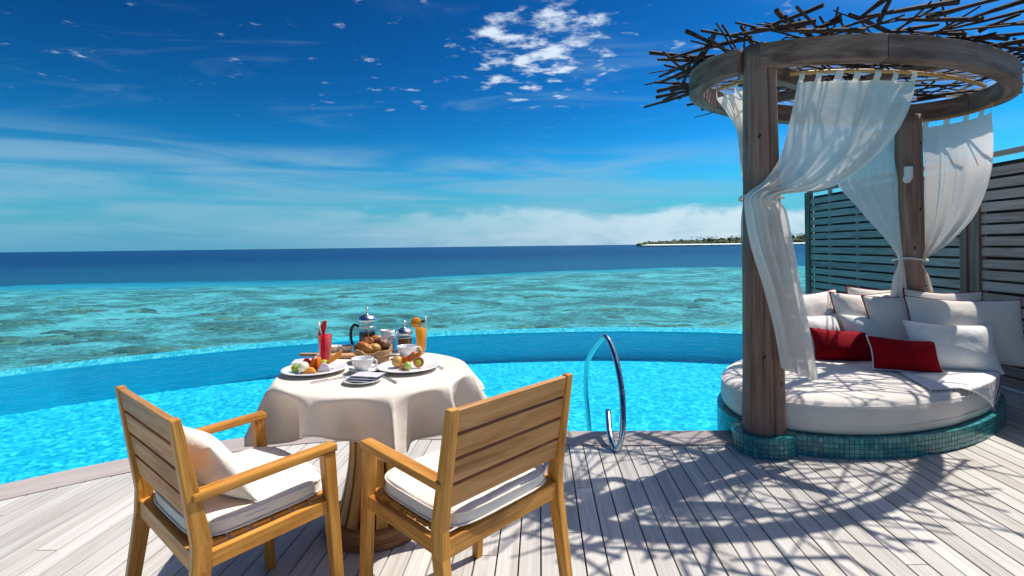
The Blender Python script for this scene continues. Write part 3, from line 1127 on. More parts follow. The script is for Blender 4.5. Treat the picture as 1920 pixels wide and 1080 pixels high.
# straight beams across the ring
d12 = (POST2 - POST1).normalized()
for A, B, wd, ht, z in ((POST1 + d12 * .10, POST2 - d12 * .10, .075, .10, 2.475),):
    pg(MB().beam((A.x, A.y, z), (B.x, B.y, z), wd, ht)).build('cross_beam', 'ring', perg, .006)
mid = (POST1 + POST2) / 2
nn = Vector((-d12.y, d12.x))
A, B = mid + nn * .62 - d12 * .1, mid - nn * .60 + d12 * .12
pg(MB().beam((A.x, A.y, 2.565), (B.x, B.y, 2.565), .06, .065)).build('cross_beam', 'ring', perg, .006)


def ring_at(ratio, k, near=True):
    """point of the ring (inset k) whose X/Y equals ratio"""
    best = None
    for i in range(1440):
        p = ell(RC_, RA, RB, RR, 2 * PI * i / 1440, k)
        e = abs(p.x / p.y - ratio)
        if best is None or e < best[0] - 1e-9:
            pass
        if e < 0.003:
            if best is None or (p.y < best[1].y if near else p.y > best[1].y):
                best = (e, p)
    return best[1] if best else ell(RC_, RA, RB, RR, 0, k)


def ang_of(p, k):
    return min(range(1440), key=lambda i: (ell(RC_, RA, RB, RR, 2 * PI * i / 1440, k) - p).length) * 2 * PI / 1440


def rod(r0, r1, near, z, k=-0.15):
    a0, a1 = ang_of(ring_at(r0, k, near), k), ang_of(ring_at(r1, k, near), k)
    if a1 - a0 > PI:
        a1 -= 2 * PI
    if a0 - a1 > PI:
        a1 += 2 * PI
    pts = [ell(RC_, RA, RB, RR, a0 + (a1 - a0) * i / 20, k) for i in range(21)]
    pg(MB().tube([(p.x, p.y, z) for p in pts], .013, 10)).build('curtain_rod', 'rod', perg, smooth=True)
    return a0, a1


rod(0.545, 0.93, True, 2.425)
RMAX = max(p.x / p.y for p in (ell(RC_, RA, RB, RR, 2 * PI * i / 1440, -.15) for i in range(1440)))
rod(0.80, RMAX - .004, False, 2.425)
rod(0.405, 0.475, True, 2.425)
rod(0.62, 0.76, False, 2.425)

# clear rain sheet lying on the ring under the twigs
mb = MB()
mb.grid(lambda u, v: (*ell(RC_, (RA - .03) * v, (RB - .03) * v, RR, u * 2 * PI), RZ1 + .012 + .10 * (1 - v * v) + .006 * math.sin(u * 40) * v), 64, 8, closeu=True)
pg(mb).build('rain_sheet', 'clear_sheet', perg, smooth=True, merge=.0005)


def twig(p, q, r):
    p, q = Vector(p), Vector(q)
    if random.random() < .5:
        p, q = q, p
    sd = random.uniform(0, 99)
    bow = Vector((random.gauss(0, 1), random.gauss(0, 1), random.gauss(0, .3))) * .014 * (q - p).length
    n = max(4, int((q - p).length / .09))
    path, rr = [], []
    for i in range(n + 1):
        u = i / n
        c = p.lerp(q, u) + bow * math.sin(u * PI) + Vector((nz((u * 4, sd, 0), 1), nz((u * 4, 0, sd), 1), nz((sd, u * 4, 0), 1))) * 0.005
        path.append(c)
        rr.append(r * (1 + .22 * nz((u * 9, sd, 3), 1)) * (1.12 - .45 * u))
    pg(MB().tube(path, rr, 6)).build('twig', 'twig', perg)


stk = [((1288, 59), (1382, 102), 2.68), ((1342, 59), (1296, 140), 2.70), ((1256, 109), (1410, 70), 2.66), ((1236, 144), (1320, 104), 2.67),
       ((1236, 155), (1345, 112), 2.65), ((1246, 122), (1318, 138), 2.69), ((1232, 171), (1325, 152), 2.65), ((1231, 182), (1326, 163), 2.66),
       ((1209, 201), (1310, 168), 2.67), ((1288, 197), (1340, 185), 2.64), ((1315, 205), (1352, 196), 2.64), ((1389, 50), (1412, 86), 2.69),
       ((1368, 67), (1530, 40), 2.66), ((1422, 56), (1544, 10), 2.67), ((1456, 20), (1484, 52), 2.70), ((1498, 37), (1520, 72), 2.69),
       ((1593, 26), (1674, 64), 2.70), ((1612, 34), (1665, -6), 2.67), ((1648, 40), (1672, -8), 2.69), ((1620, 32), (1799, 2), 2.66),
       ((1736, 33), (1875, -3), 2.67), ((1829, 31), (1930, -2), 2.66), ((1836, 58), (1912, 27), 2.68), ((1668, 62), (1761, 45), 2.69),
       ((1680, 36), (1842, 35), 2.65), ((1775, 71), (1890, 72), 2.65), ((1850, 90), (1935, 76), 2.66), ((1880, 46), (1950, 42), 2.66),
       ((1258, 170), (1300, 160), 2.68), ((1262, 156), (1318, 160), 2.67), ((1280, 110), (1340, 104), 2.68), ((1540, 50), (1575, 30), 2.68),
       ((1500, 62), (1578, 38), 2.66), ((1300, 125), (1330, 80), 2.68), ((1270, 148), (1330, 118), 2.68), ((1245, 188), (1320, 150), 2.68)]
rt = random.Random(21)
for p, q, z in stk:
    P, Q = atz(*p, z + rt.uniform(-.012, .012)), atz(*q, z + rt.uniform(-.012, .012))
    twig(P, Q, rt.uniform(.0125, .016))
for k in range(124):
    th, rr = rt.uniform(0, 2 * PI), math.sqrt(rt.random()) * 0.97
    c = ell(RC_, RA * rr, RB * rr, RR, th)
    a = rt.gauss(0.12, 0.62) if rt.random() < .8 else rt.uniform(0, PI)
    L = rt.uniform(0.7, 1.5)
    z = rt.uniform(2.63, 2.655) if rr > .8 else (rt.uniform(2.72, 2.75) if k % 2 else rt.uniform(2.585, 2.607))
    if z < 2.61:
        L = min(L, 1.0)
        c = ell(RC_, RA * rr * .55, RB * rr * .55, RR, th)
        a = rt.gauss(0.2, 0.35)
    z += .0
    d = Vector((math.cos(a), math.sin(a), 0)) * L / 2
    if (c.y - d.y) < 2.72 or (c.y + d.y) < 2.72 or c.x - abs(d.x) < 1.05:
        d *= .55
    twig((c.x - d.x, c.y - d.y, z + rt.uniform(-.015, .015)), (c.x + d.x, c.y + d.y, z + rt.uniform(-.015, .015)), rt.uniform(.006, .0095))
for k in range(26):                                     # ends sticking out around the rim
    th = rt.uniform(0, 2 * PI)
    c = ell(RC_, RA, RB, RR, th, rt.uniform(-.1, .06))
    a = th + RR + rt.gauss(0, .9)
    L = rt.uniform(.5, 1.0)
    d = Vector((math.cos(a), math.sin(a), 0)) * L / 2
    if c.y < 3.35:
        d *= .5
    z = rt.uniform(2.62, 2.70)
    twig((c.x - d.x, c.y - d.y, z), (c.x + d.x, c.y + d.y, z + rt.uniform(-.03, .03)), rt.uniform(.011, .015))

# ================================================================ CURTAINS
def curtain(name, label, rowsL, rowsR, folds, amp, nrm, ntabs=0, tabz=0.06, tie=None, seed=0.0, top_in=None):
    """rowsL / rowsR: matching lists of 3-D points down the left and right edge; amp: fold depth by row"""
    root = empty(name, tuple(rowsL[-1]), label=label, cat='curtain', group='sheer curtains tied to the pergola posts')
    off = Vector(rowsL[-1])
    Ls, Rs = spline(rowsL, 12), spline(rowsR, 12)
    ams = spline([(a, 0, 0) for a in amp], 12)
    n = len(Ls) - 1
    nrm = Vector(nrm).normalized()
    NU = 96

    def fn(u, v):
        k = round(v * n)
        p = Ls[k].lerp(Rs[k], u)
        if top_in is not None and k < 14:
            f = 1 - k / 14
            p = p.lerp(top_in(u), f * f * (3 - 2 * f))
        ph = u * folds * 2 * PI + 1.6 * nz((u * 3, v * 1.3, seed), 1) + 0.7 * math.sin(v * 5 + seed)
        a = ams[k].x
        d = a * (math.sin(ph) + .45 * math.sin(ph * 2.3 + 1 + seed) + .6 * nz((u * 7, v * 4, seed), 1))
        return p + nrm * d - off
    mb = MB()
    mb.grid(fn, NU, n)
    shc = mb.build('sheer_cloth', 'sheer', root, smooth=True)
    # tabs
    for i in range(ntabs):
        u0 = i / max(1, ntabs - 1)
        u0 = 0.02 + 0.96 * u0
        hw = 0.34 / max(2, ntabs) * .6
        a_, b_ = Vector(fn(max(0, u0 - hw), 0)), Vector(fn(min(1, u0 + hw), 0))
        tmb = MB()

        def tf(u, v, a_=a_, b_=b_):
            p = a_.lerp(b_, u)
            ang_ = v * PI
            return p + nrm * (0.016 * math.sin(ang_)) + Vector((0, 0, tabz * math.sin(ang_ * .5)))
        tmb.grid(tf, 3, 8)
        tmb.build('tab', 'sheer', shc, smooth=True)
    if tie:
        c, r, z, rx = tie
        path = [(c[0] + r * math.cos(2 * PI * i / 24) - off.x, c[1] + r * math.sin(2 * PI * i / 24) - off.y, z + .012 * math.sin(4 * PI * i / 24) - off.z) for i in range(24)]
        MB().tube(path, .010, 6, close=True).build('tie_band', 'sheer', root, smooth=True)
    return root


def rodline(r0, r1, near, z, k=-0.15):
    a0, a1 = ang_of(ring_at(r0, k, near), k), ang_of(ring_at(r1, k, near), k)
    if a1 - a0 > PI:
        a1 -= 2 * PI
    if a0 - a1 > PI:
        a1 += 2 * PI
    return lambda u: Vector((*ell(RC_, RA, RB, RR, a0 + (a1 - a0) * u, k), z))


rl = rodline(0.558, 0.792, True, 2.365)
yt0, yt1 = rl(0).y, rl(1).y
curtain('curtain', 'large white curtain swept across the front and knotted on the near post',
        [rl(0), aty(1482, 215, 3.26), aty(1462, 290, 3.24), aty(1432, 338, 3.22), aty(1398, 366, 3.165), aty(1396, 400, 3.145), aty(1408, 460, 3.145), aty(1432, 530, 3.145), aty(1452, 610, 3.145), aty(1464, 690, 3.145)],
        [rl(1), aty(1702, 205, 3.18), aty(1650, 285, 3.16), aty(1560, 350, 3.15), aty(1462, 367, 3.16), aty(1473, 400, 3.20), aty(1488, 480, 3.20), aty(1503, 570, 3.20), aty(1516, 640, 3.20), aty(1532, 714, 3.20)],
        3.2, [.006, .016, .026, .024, .014, .018, .024, .026, .026, .026], (0.35, -1, 0.25), 7, .062, ((POST1.x, POST1.y), .128, aty(1420, 366, 3.2).z, 0), 1.0, rl)
rl2 = rodline(0.400, 0.470, True, 2.365)
curtain('curtain', 'narrow white curtain hanging behind the near post, on its pool side',
        [rl2(0), aty(1380, 240, 3.62), aty(1389, 310, 3.5), aty(1395, 364, 3.36), aty(1390, 420, 3.42), aty(1392, 520, 3.45)],
        [rl2(1), aty(1402, 240, 3.60), aty(1404, 310, 3.5), aty(1406, 364, 3.40), aty(1420, 420, 3.52), aty(1425, 520, 3.52)],
        3.0, [.012, .02, .018, .008, .012, .015], (-0.6, -.8, 0), 4, .06, None, 4.0, rl2)
rl3 = rodline(0.672, 0.752, False, 2.365)
zt = aty(1690, 487, 4.46).z
curtain('curtain', 'white curtain left of the back post, tied back to it',
        [rl3(0), aty(1565, 330, 4.55), aty(1612, 395, 4.45), aty(1660, 450, 4.40), aty(1684, 487, 4.46), aty(1676, 520, 4.46), aty(1672, 560, 4.48)],
        [rl3(1), aty(1683, 320, 4.60), aty(1684, 390, 4.55), aty(1688, 450, 4.50), aty(1692, 487, 4.46), aty(1696, 520, 4.46), aty(1700, 560, 4.46)],
        2.4, [.008, .014, .016, .012, .006, .012, .015], (0.2, -1, 0), 5, .06, None, 7.0, rl3)
rl4 = rodline(0.806, RMAX - .006, False, 2.365)
curtain('curtain', 'white curtain right of the back post, tied back to it',
        [rl4(0), aty(1734, 320, 4.58), aty(1732, 400, 4.56), aty(1730, 455, 4.53), aty(1728, 487, 4.50), aty(1734, 520, 4.50), aty(1741, 556, 4.50)],
        [rl4(1), aty(1862, 300, 4.30), aty(1832, 395, 4.36), aty(1780, 455, 4.42), aty(1732, 490, 4.46), aty(1742, 520, 4.47), aty(1752, 558, 4.47)],
        2.6, [.006, .014, .018, .014, .006, .010, .012], (-0.1, -1, 0), 5, .06, ((POST2.x, POST2.y), .126, zt, 0), 9.0, rl4)

# ---- white lamp fitting on the back post
lp = aty(1697, 326, POST2.y - .10)
lamp = empty('lamp_holder', tuple(lp), label='small white lamp holder screwed to the back post', cat='lamp')
mb = MB()
mb.lathe([(.0, -.002), (.036, -.002), (.038, .002), (.038, .008), (.033, .012), (.0, .012)], 28)
o = mb.build('back_plate', 'white_plastic', lamp, smooth=False)
o.rotation_euler = (PI / 2, 0, 0)
o.location = (.010, -.004, -.045)
mb = MB()
mb.lathe([(.0, 0), (.030, 0), (.032, .004), (.032, .105), (.028, .107), (.027, .02), (.0, .018)], 28)
o = mb.build('socket', 'white_plastic', lamp, smooth=False)
o.location = (-.004, -.042, -.050)
mb = MB()
mb.box((-.012, -.03, -.02), (.012, 0, 0.02))
o = mb.build('arm', 'white_plastic', lamp, .003)
o.location = (.004, -.005, -.035)
for sx in (-.02, .026):
    mb = MB().lathe([(0, 0), (.005, 0), (.004, .003), (0, .003)], 10)
    o = mb.build('screw', 'steel', lamp)
    o.rotation_euler = (PI / 2, 0, 0)
    o.location = (.010 + sx, -.0165, -.045)

# ================================================================ PILLOWS
def pillow(name, label, w_, h_, t_, mat, centre, yaw, lean, roll=0.0, piping=None, seed=0.0, cat='pillow', group=None, pinch=.07):
    """stands on its lower long edge: width along local x, height along local z, front face towards local -y"""
    root = empty(name, (0, 0, 0), label=label, cat=cat, group=group)
    root.matrix_world = (Matrix.Translation(Vector(centre)) @ Matrix.Rotation(yaw, 4, 'Z')
                         @ Matrix.Rotation(-lean, 4, 'X') @ Matrix.Rotation(roll, 4, 'Y'))

    def edge(x, z):
        return (x * w_ / 2 * (1 - pinch * (1 - z * z)), z * h_ / 2 * (1 - pinch * 1.1 * (1 - x * x)))
    mb = MB()
    for side in (-1, 1):
        def fn(u, v, side=side):
            x, z = -1 + 2 * u, -1 + 2 * v
            x, z = math.sin(x * PI / 2), math.sin(z * PI / 2)
            X, Z = edge(x, z)
            th = ((1 - abs(x) ** 2.6) * (1 - abs(z) ** 2.6)) ** .55
            wr = nz((X * 9, Z * 9, side * 3), 1, seed) * .012 + nz((X * 3.2, Z * 3.2, side), 1, seed + 4) * .022
            Y = side * t_ / 2 * th + wr * th
            sag = -0.02 * (1 - abs(x)) * max(0, z) * h_
            return (X, Y, h_ / 2 + Z + sag)
        mb.grid(fn if side < 0 else (lambda u, v, f=fn: f(1 - u, v)), 36, 28)
    cover = mb.build('cover', mat, root, smooth=True, merge=.0006)
    if piping:
        pts = []
        for k in range(120):
            q = k / 120 * 4
            s_, f = int(q), q - int(q)
            e_ = math.sin((-1 + 2 * f) * PI / 2)
            x, z = [(e_, -1), (1, e_), (-e_, 1), (-1, -e_)][s_]
            X, Z = edge(x, z)
            sag = -0.02 * (1 - abs(x)) * max(0, z) * h_
            pts.append((X, .003 * nz((X * 20, Z * 20, 0), 1), h_ / 2 + Z + sag))
        MB().tube(pts, .006, 6, close=True).build('piping', piping, cover, smooth=True)
    return root


MZ = TOPZ + 0.226
R_ = math.radians
GB, GW, GR = 'large cream back pillows on the daybed', 'white pillows on the daybed', 'small red cushions on the daybed'


def lay(px_, py_, Y):
    p = aty(px_, py_, Y)
    return (p.x, p.y, MZ)


# back row (bottom centres given by picture column and depth)
pillow('pillow', 'large cream pillow with dark piping at the right end of the back row', .80, .54, .22, 'natural_cotton', lay(1820, 690, 4.08), R_(-16), R_(17), R_(1.5), 'piping_red', 1, group=GB)
pillow('pillow', 'cream pillow third from the left in the back row, dark red piping', .62, .55, .22, 'natural_cotton', lay(1712, 660, 4.32), R_(0), R_(16), R_(-2), 'piping_red', 2, group=GB)
pillow('pillow', 'cream pillow second from the left in the back row, dark red piping', .60, .55, .22, 'natural_cotton', lay(1635, 650, 4.52), R_(4), R_(14), R_(1), 'piping_red', 3, group=GB)
pillow('pillow', 'cream pillow at the left end of the back row, beside the hanging curtain', .66, .55, .24, 'natural_cotton', lay(1535, 640, 4.64), R_(14), R_(12), R_(-1.5), 'piping_red', 4, group=GB)
pillow('pillow', 'cream pillow propped behind the row, its top edge showing left of the post', .62, .57, .16, 'natural_cotton', lay(1655, 640, 4.70), R_(0), R_(6), R_(2), 'piping_red', 5, group=GB)
pillow('pillow', 'cream pillow propped behind the row, its top edge showing right of the post', .60, .57, .16, 'natural_cotton', lay(1770, 640, 4.36), R_(-10), R_(5), R_(2), 'piping_red', 6, group=GB)
# white row
pillow('pillow', 'white pillow half hidden by the curtain tail', .50, .37, .19, 'white_cotton', lay(1540, 668, 4.42), R_(8), R_(20), R_(1), 'piping_white', 7, group=GW)
pillow('pillow', 'white pillow between the two red cushions', .58, .37, .19, 'white_cotton', lay(1656, 668, 4.34), R_(0), R_(22), R_(2.5), 'piping_white', 8, group=GW)
pillow('pillow', 'white pillow right of the red cushions, leaning on the big cream pillow', .60, .37, .19, 'white_cotton', lay(1794, 690, 3.90), R_(-12), R_(24), R_(3), 'piping_white', 9, group=GW)
# red
pillow('cushion', 'red cushion on the left, nearer the curtain tail', .48, .27, .15, 'red_cotton', lay(1586, 662, 4.26), R_(-2), R_(28), R_(4), 'red_cotton', 10, 'cushion', GR)
pillow('cushion', 'red cushion on the right, with pale piping on its right edge', .48, .27, .15, 'red_cotton', lay(1703, 684, 3.86), R_(-8), R_(30), R_(5), 'piping_white', 11, 'cushion', GR)

# ---- white throw over the right end of the mattress
thr = empty('throw', (PC[0], PC[1], MZ), label='white fringed throw spread over the right end of the mattress', cat='throw')
mb = MB()
cA, cB, cC, cD = Vector((2.75, 3.38)), Vector((3.50, 3.50)), Vector((3.78, 4.05)), Vector((3.0, 4.2))


def drape(p):
    q = Vector((p.x - PC[0], p.y - PC[1]))
    u = q.x * math.cos(PR) + q.y * math.sin(PR)
    v = -q.x * math.sin(PR) + q.y * math.cos(PR)
    r = math.hypot(u / MA, v / MBb)
    if r <= .965:
        return Vector((p.x, p.y, MZ + .006 + .004 * nz((p.x, p.y, 0), 9)))
    over = (r - .965) * .75
    s_ = .995 / r
    return Vector((PC[0] + q.x * s_ + .012 * q.x, PC[1] + q.y * s_ + .012 * q.y, MZ - over + .004))


def thf(u, v):
    p = cA.lerp(cB, u).lerp(cD.lerp(cC, u), v)
    q = drape(p)
    return q - Vector((PC[0], PC[1], MZ))


mb.grid(thf, 50, 44)
thc = mb.build('cloth', 'white_cotton', thr, smooth=True)
hem = [thf(u / 40, 0) for u in range(41)] + [thf(1, v / 30) for v in range(1, 31)]
MB().tube(hem, .0045, 5).build('hem', 'piping_white', thc, smooth=True)
MB().tube([thf(1, v / 30) + Vector((.004, -.002, .001)) for v in range(4, 31)], .004, 5).build('red_edge', 'piping_red', thc, smooth=True)
mb = MB()
for k, p in enumerate(hem):
    if k % 2 == 0:
        mb.tube([p, p + Vector((random.uniform(-.01, .01), -.006, -.018)), p + Vector((random.uniform(-.015, .015), -.009, -.034))], [.002, .003, .001], 4)
tag(mb.build('fringe', 'piping_white', thc), kind='stuff')

# ================================================================ FENCE
FX, FDIR = 4.43, Vector((DS, 1, 0)).normalized()
fence = empty('slatted_fence', (FX, 4.0, 0), label='weathered grey timber fence of horizontal slats behind the daybed', cat='fence')


def fp(s, dxx, z):
    """s metres along the fence from Y = 4, dxx outwards, z up; local to the fence empty"""
    return FDIR * s + Vector((FDIR.y, -FDIR.x, 0)) * dxx + Vector((0, 0, z))


SP = 0.1065
for (s0, s1, rows, zj) in ((-2.9, 0.90, 20, 0.0), (1.08, 3.97, 20, -0.004)):
    for r in range(rows):
        zc_ = 0.055 + r * SP + zj
        if zc_ > 2.06:
            break
        a = random.uniform(-.004, .004)
        MB().beam(fp(s0, a, zc_), fp(s1, a, zc_ + random.uniform(-.003, .003)), .020, .082).build('slat', 'fence', fence, .003)
        zb_ = zc_ + SP / 2
        if zb_ < 2.06:
            MB().beam(fp(s0, .062, zb_), fp(s1, .062, zb_), .018, .070).build('rear_slat', 'fence_gap_shade', fence)
    MB().beam(fp(s0 - .03, .022, 2.135), fp(s1 + .03, .022, 2.135 + zj), .13, .032).build('cap_rail', 'fence', fence, .004)
    for s_ in ((s0 + .6, s0 + 1.9, s0 + 3.0) if s0 < 0 else (s0 + .75, s0 + 1.75, s0 + 2.4)):
        MB().beam(fp(s_, .032, 0.0), fp(s_, .032, 2.11), .045, .038, (0, 1, 0)).build('batten', 'fence', fence)
for s_, dxx, wd in ((0.91, -.004, .07), (0.985, .02, .06), (1.06, .0, .075), (3.99, .0, .07), (4.07, .01, .06)):
    MB().beam(fp(s_, dxx, 0), fp(s_, dxx, 2.118), wd, .075, (0, 1, 0)).build('fence_post', 'fence_pole', fence, .005)

# ================================================================ HANDRAIL
rail = empty('pool_handrail', (0.655, 3.31, 0), label='curved stainless steel handrail rising from the pool edge', cat='handrail')
ctl = [aty(1140, 771, 3.62), aty(1144, 815, 3.42), aty(1155, 845, 3.33), aty(1166, 815, 3.34), aty(1168, 770, 3.40), aty(1164, 720, 3.50), aty(1152, 665, 3.64), aty(1136, 632, 3.78),
       aty(1120, 645, 3.92), aty(1104, 672, 4.05), aty(1099, 700, 4.14), aty(1099, 740, 4.22), aty(1103, 780, 4.26), aty(1106, 815, 4.28)]
ctl = [p - Vector((0.655, 3.31, 0)) for p in ctl]
MB().tube(spline(ctl, 10), .0205, 16).build('tube', 'steel', rail, smooth=True)
fo = spline(ctl, 10)
low = min(range(60), key=lambda i: fo[i].z)
MB().lathe([(0, -.0), (.032, 0), (.032, .004), (.026, .009), (0, .009)], 20, (fo[low].x, fo[low].y, 0)).build('floor_flange', 'steel', rail)

# ================================================================ TEAK CHAIRS
def make_chair(name, label, loc, rz):
    """origin on the deck under the seat centre; chair faces local +y"""
    c = empty(name, loc, rz, label=label, cat='chair', group='teak armchairs at the breakfast table')
    W2 = .270                     # half distance between leg centres
    for sx in (-1, 1):
        x = sx * W2
        # back leg: splayed foot, kink at the seat, leaning back above it
        mb = MB()
        prof_ = [(-.300, 0.0, .036), (-.238, .42, .052), (-.235, .50, .052), (-.300, .872, .028)]
        P = []
        for i in range(3):
            (y0, z0, d0), (y1, z1, d1) = prof_[i], prof_[i + 1]
            hx = .0165
            mb.hexa([(x - hx, y0 - d0 / 2, z0), (x - hx, y0 + d0 / 2, z0), (x + hx, y0 + d0 / 2, z0), (x + hx, y0 - d0 / 2, z0),
                     (x - hx, y1 - d1 / 2, z1), (x - hx, y1 + d1 / 2, z1), (x + hx, y1 + d1 / 2, z1), (x + hx, y1 - d1 / 2, z1)], z1 - z0)
        me = mb
        # continuous grain and no inner faces
        keep = [k for k in range(len(mb.f)) if k not in (5, 10, 11, 16)]
        mb.f = [mb.f[k] for k in keep]
        mb.uv = [mb.uv[k] for k in keep]
        zoff = {0: 0, 1: .36, 2: .44}
        mb.build('back_leg', 'teak', c, .0045, merge=.0005)
        mb = MB().beam((x, .205, 0), (x, .160, .636), .034, .034, (0, 1, 0), .038, .044)
        mb.build('front_leg', 'teak', c, .0045)
        mb = MB().beam((x, -.262, .638), (x, .188, .650), .046, .026)
        mb.build('armrest', 'teak', c, .006)
        mb = MB().beam((x, -.212, .444), (x, .152, .452), .024, .046)
        mb.build('side_rail', 'teak', c, .003)
    MB().beam((-W2 + .017, .164, .450), (W2 - .017, .164, .450), .024, .048).build('front_rail', 'teak', c, .003)
    MB().beam((-W2 + .0167, -.238, .440), (W2 - .0167, -.238, .440), .034, .058).build('back_rail', 'teak', c, .004)
    for k in range(6):
        y = -.186 + k * .0645
        z = .4735 + (y + .18) * .02
        MB().beam((-W2 + .0135, y, z), (W2 - .0135, y, z), .057, .012).build('seat_slat', 'teak', c, .003)
    lean = (.872 - .50)
    for k in range(4):
        zc_ = .833 - k * .0790
        y = -.235 - (zc_ - .50) / lean * .065
        MB().beam((-W2 + .0168, y, zc_), (W2 - .0168, y, zc_), .020, .0695, Vector((0, -.065, lean)).normalized()).build('back_slat', 'teak_back', c, .003)
    return c


def seat_cushion(label, loc, rz, seed):
    """boxed seat cushion lying on the slats"""
    c = empty('seat_cushion', loc, rz, label=label, cat='cushion', group='seat cushions on the teak chairs')
    w_, d_, t_ = .490, .425, .054

    def sq(u, k=5.0):
        a = u * 2 * PI
        ca, sa = math.cos(a), math.sin(a)
        r = (abs(ca) ** k + abs(sa) ** k) ** (-1 / k)
        return ca * r, sa * r
    pr = [(0, 1.07), (.3, 1.065), (.6, 1.05), (.85, 1.02), (.95, .99), (.985, .95), (1.0, .87), (1.008, .6), (1.008, .4), (1.0, .14), (.985, .05), (.95, .01), (.8, 0.0)]

    def fn(u, v):
        k = v * (len(pr) - 1)
        i = min(int(k), len(pr) - 2)
        f = k - i
        r = pr[i][0] * (1 - f) + pr[i + 1][0] * f
        z = (pr[i][1] * (1 - f) + pr[i + 1][1] * f) * t_
        x, y = sq(u)
        x, y = x * r * w_ / 2, y * r * d_ / 2
        n_ = nz((x * 7, y * 7, z * 6), 1, seed) * .006 + nz((x * 22, y * 22, z * 30), 1, seed) * .0022
        return (x * (1 + n_), y * (1 + n_), max(0, z + (n_ if z > .03 else 0)) + (y + .25) * .02)
    cv = MB().grid(fn, 96, 48, closeu=True).build('cover', 'cushion', c, smooth=True, merge=.0002)
    for zz_ in (.045, .007):
        pts = []
        for i in range(90):
            x, y = sq(i / 90)
            pts.append((x * w_ / 2 * 1.012, y * d_ / 2 * 1.012, zz_ + (y * d_ / 2 + .25) * .02))
        MB().tube(pts, .0032, 6, close=True).build('piping', 'cushion', cv, smooth=True)
    return c


# left chair: rear-right post top at (-.945, 1.42, .87); faces (.645,.765)
F1 = Vector((.645, .765)).normalized()
R1 = Vector((F1.y, -F1.x))
C1 = Vector((-.945, 1.42)) + F1 * .300 - R1 * .270
RZ1_ = -math.atan2(F1.x, F1.y)
make_chair('armchair', 'teak armchair at the left, with a cushion against its back', (C1.x, C1.y, 0), RZ1_)
q = C1 - F1 * .022
seat_cushion('cream seat cushion on the left chair', (q.x, q.y, .4780), RZ1_, 3)
F2 = Vector((-.715, .69)).normalized()
R2 = Vector((F2.y, -F2.x))
C2 = Vector((-.178, 1.478)) + F2 * .300 + R2 * .270
RZ2_ = -math.atan2(F2.x, F2.y)
make_chair('armchair', 'teak armchair at the right, seen from behind its slatted back', (C2.x, C2.y, 0), RZ2_)
q = C2 - F2 * .045
seat_cushion('cream seat cushion on the right chair', (q.x, q.y, .4780), RZ2_, 9)
q = C1 - F1 * .055 + R1 * .03
pillow('scatter_cushion', 'cream scatter cushion propped against the back of the left chair', .40, .25, .12, 'cushion', (q.x, q.y, .530), RZ1_ + PI, R_(32), R_(2), None, 12, 'cushion', pinch=.11)

# ================================================================ TABLE
TC = Vector((-.672, 2.485))
TR, TH = .435, .742
table = empty('pedestal_table', (TC.x, TC.y, 0), label='round wooden pedestal table under a white cloth', cat='table')
MB().lathe([(0, 0), (.235, 0), (.245, .006), (.245, .030), (.232, .036), (.225, .042), (.225, .062), (.215, .070), (0, .070)], 56).build('base', 'teak_dark', table)
NS = 16
stp = [(.175, .068), (.163, .10), (.142, .18), (.122, .28), (.112, .38), (.116, .48), (.14, .58), (.18, .66), (.205, .715)]
for k in range(NS):
    a = 2 * PI * k / NS
    ca, sa = math.cos(a), math.sin(a)
    mb = MB()
    rows = spline([(r, 0, z) for r, z in stp], 3)
    prev = 0
    for i in range(len(rows) - 1):
        P = []
        for rw in (rows[i], rows[i + 1]):
            r, z = rw.x, rw.z
            hw = r * math.tan(PI / NS) * .80
            for dr, dw in ((-.011, -hw * .9), (-.011, hw * .9), (.011, hw), (.011, -hw)):
                rr = r + dr
                P.append((ca * rr - sa * dw, sa * rr + ca * dw, z))
        b = len(mb.v)
        for p in P:
            mb.vert(p)
        L0, L1 = rows[i].z, rows[i + 1].z
        for q4 in range(4):
            q5 = (q4 + 1) % 4
            mb.face((b + q4, b + q5, b + 4 + q5, b + 4 + q4), [(L0, q4 * .03), (L0, q4 * .03 + .03), (L1, q4 * .03 + .03), (L1, q4 * .03)])
    mb.build('stave', 'teak', table, .004, merge=.0004)
MB().lathe([(0, .07), (.085, .07), (.075, .2), (.07, .4), (.085, .55), (.15, .71), (0, .712)], 24).build('inner_column', 'teak_dark', table)
MB().lathe([(0, .712), (TR - .012, .712), (TR - .004, .716), (TR - .004, .736), (TR - .010, TH - .001), (0, TH - .001)], 64).build('top', 'teak', table)

# ---- tablecloth
tcl = empty('tablecloth', (TC.x, TC.y, TH), label='white linen cloth draped over the round table', cat='tablecloth')
CORN = [math.radians(a) for a in (207, 297, 21, 110)]


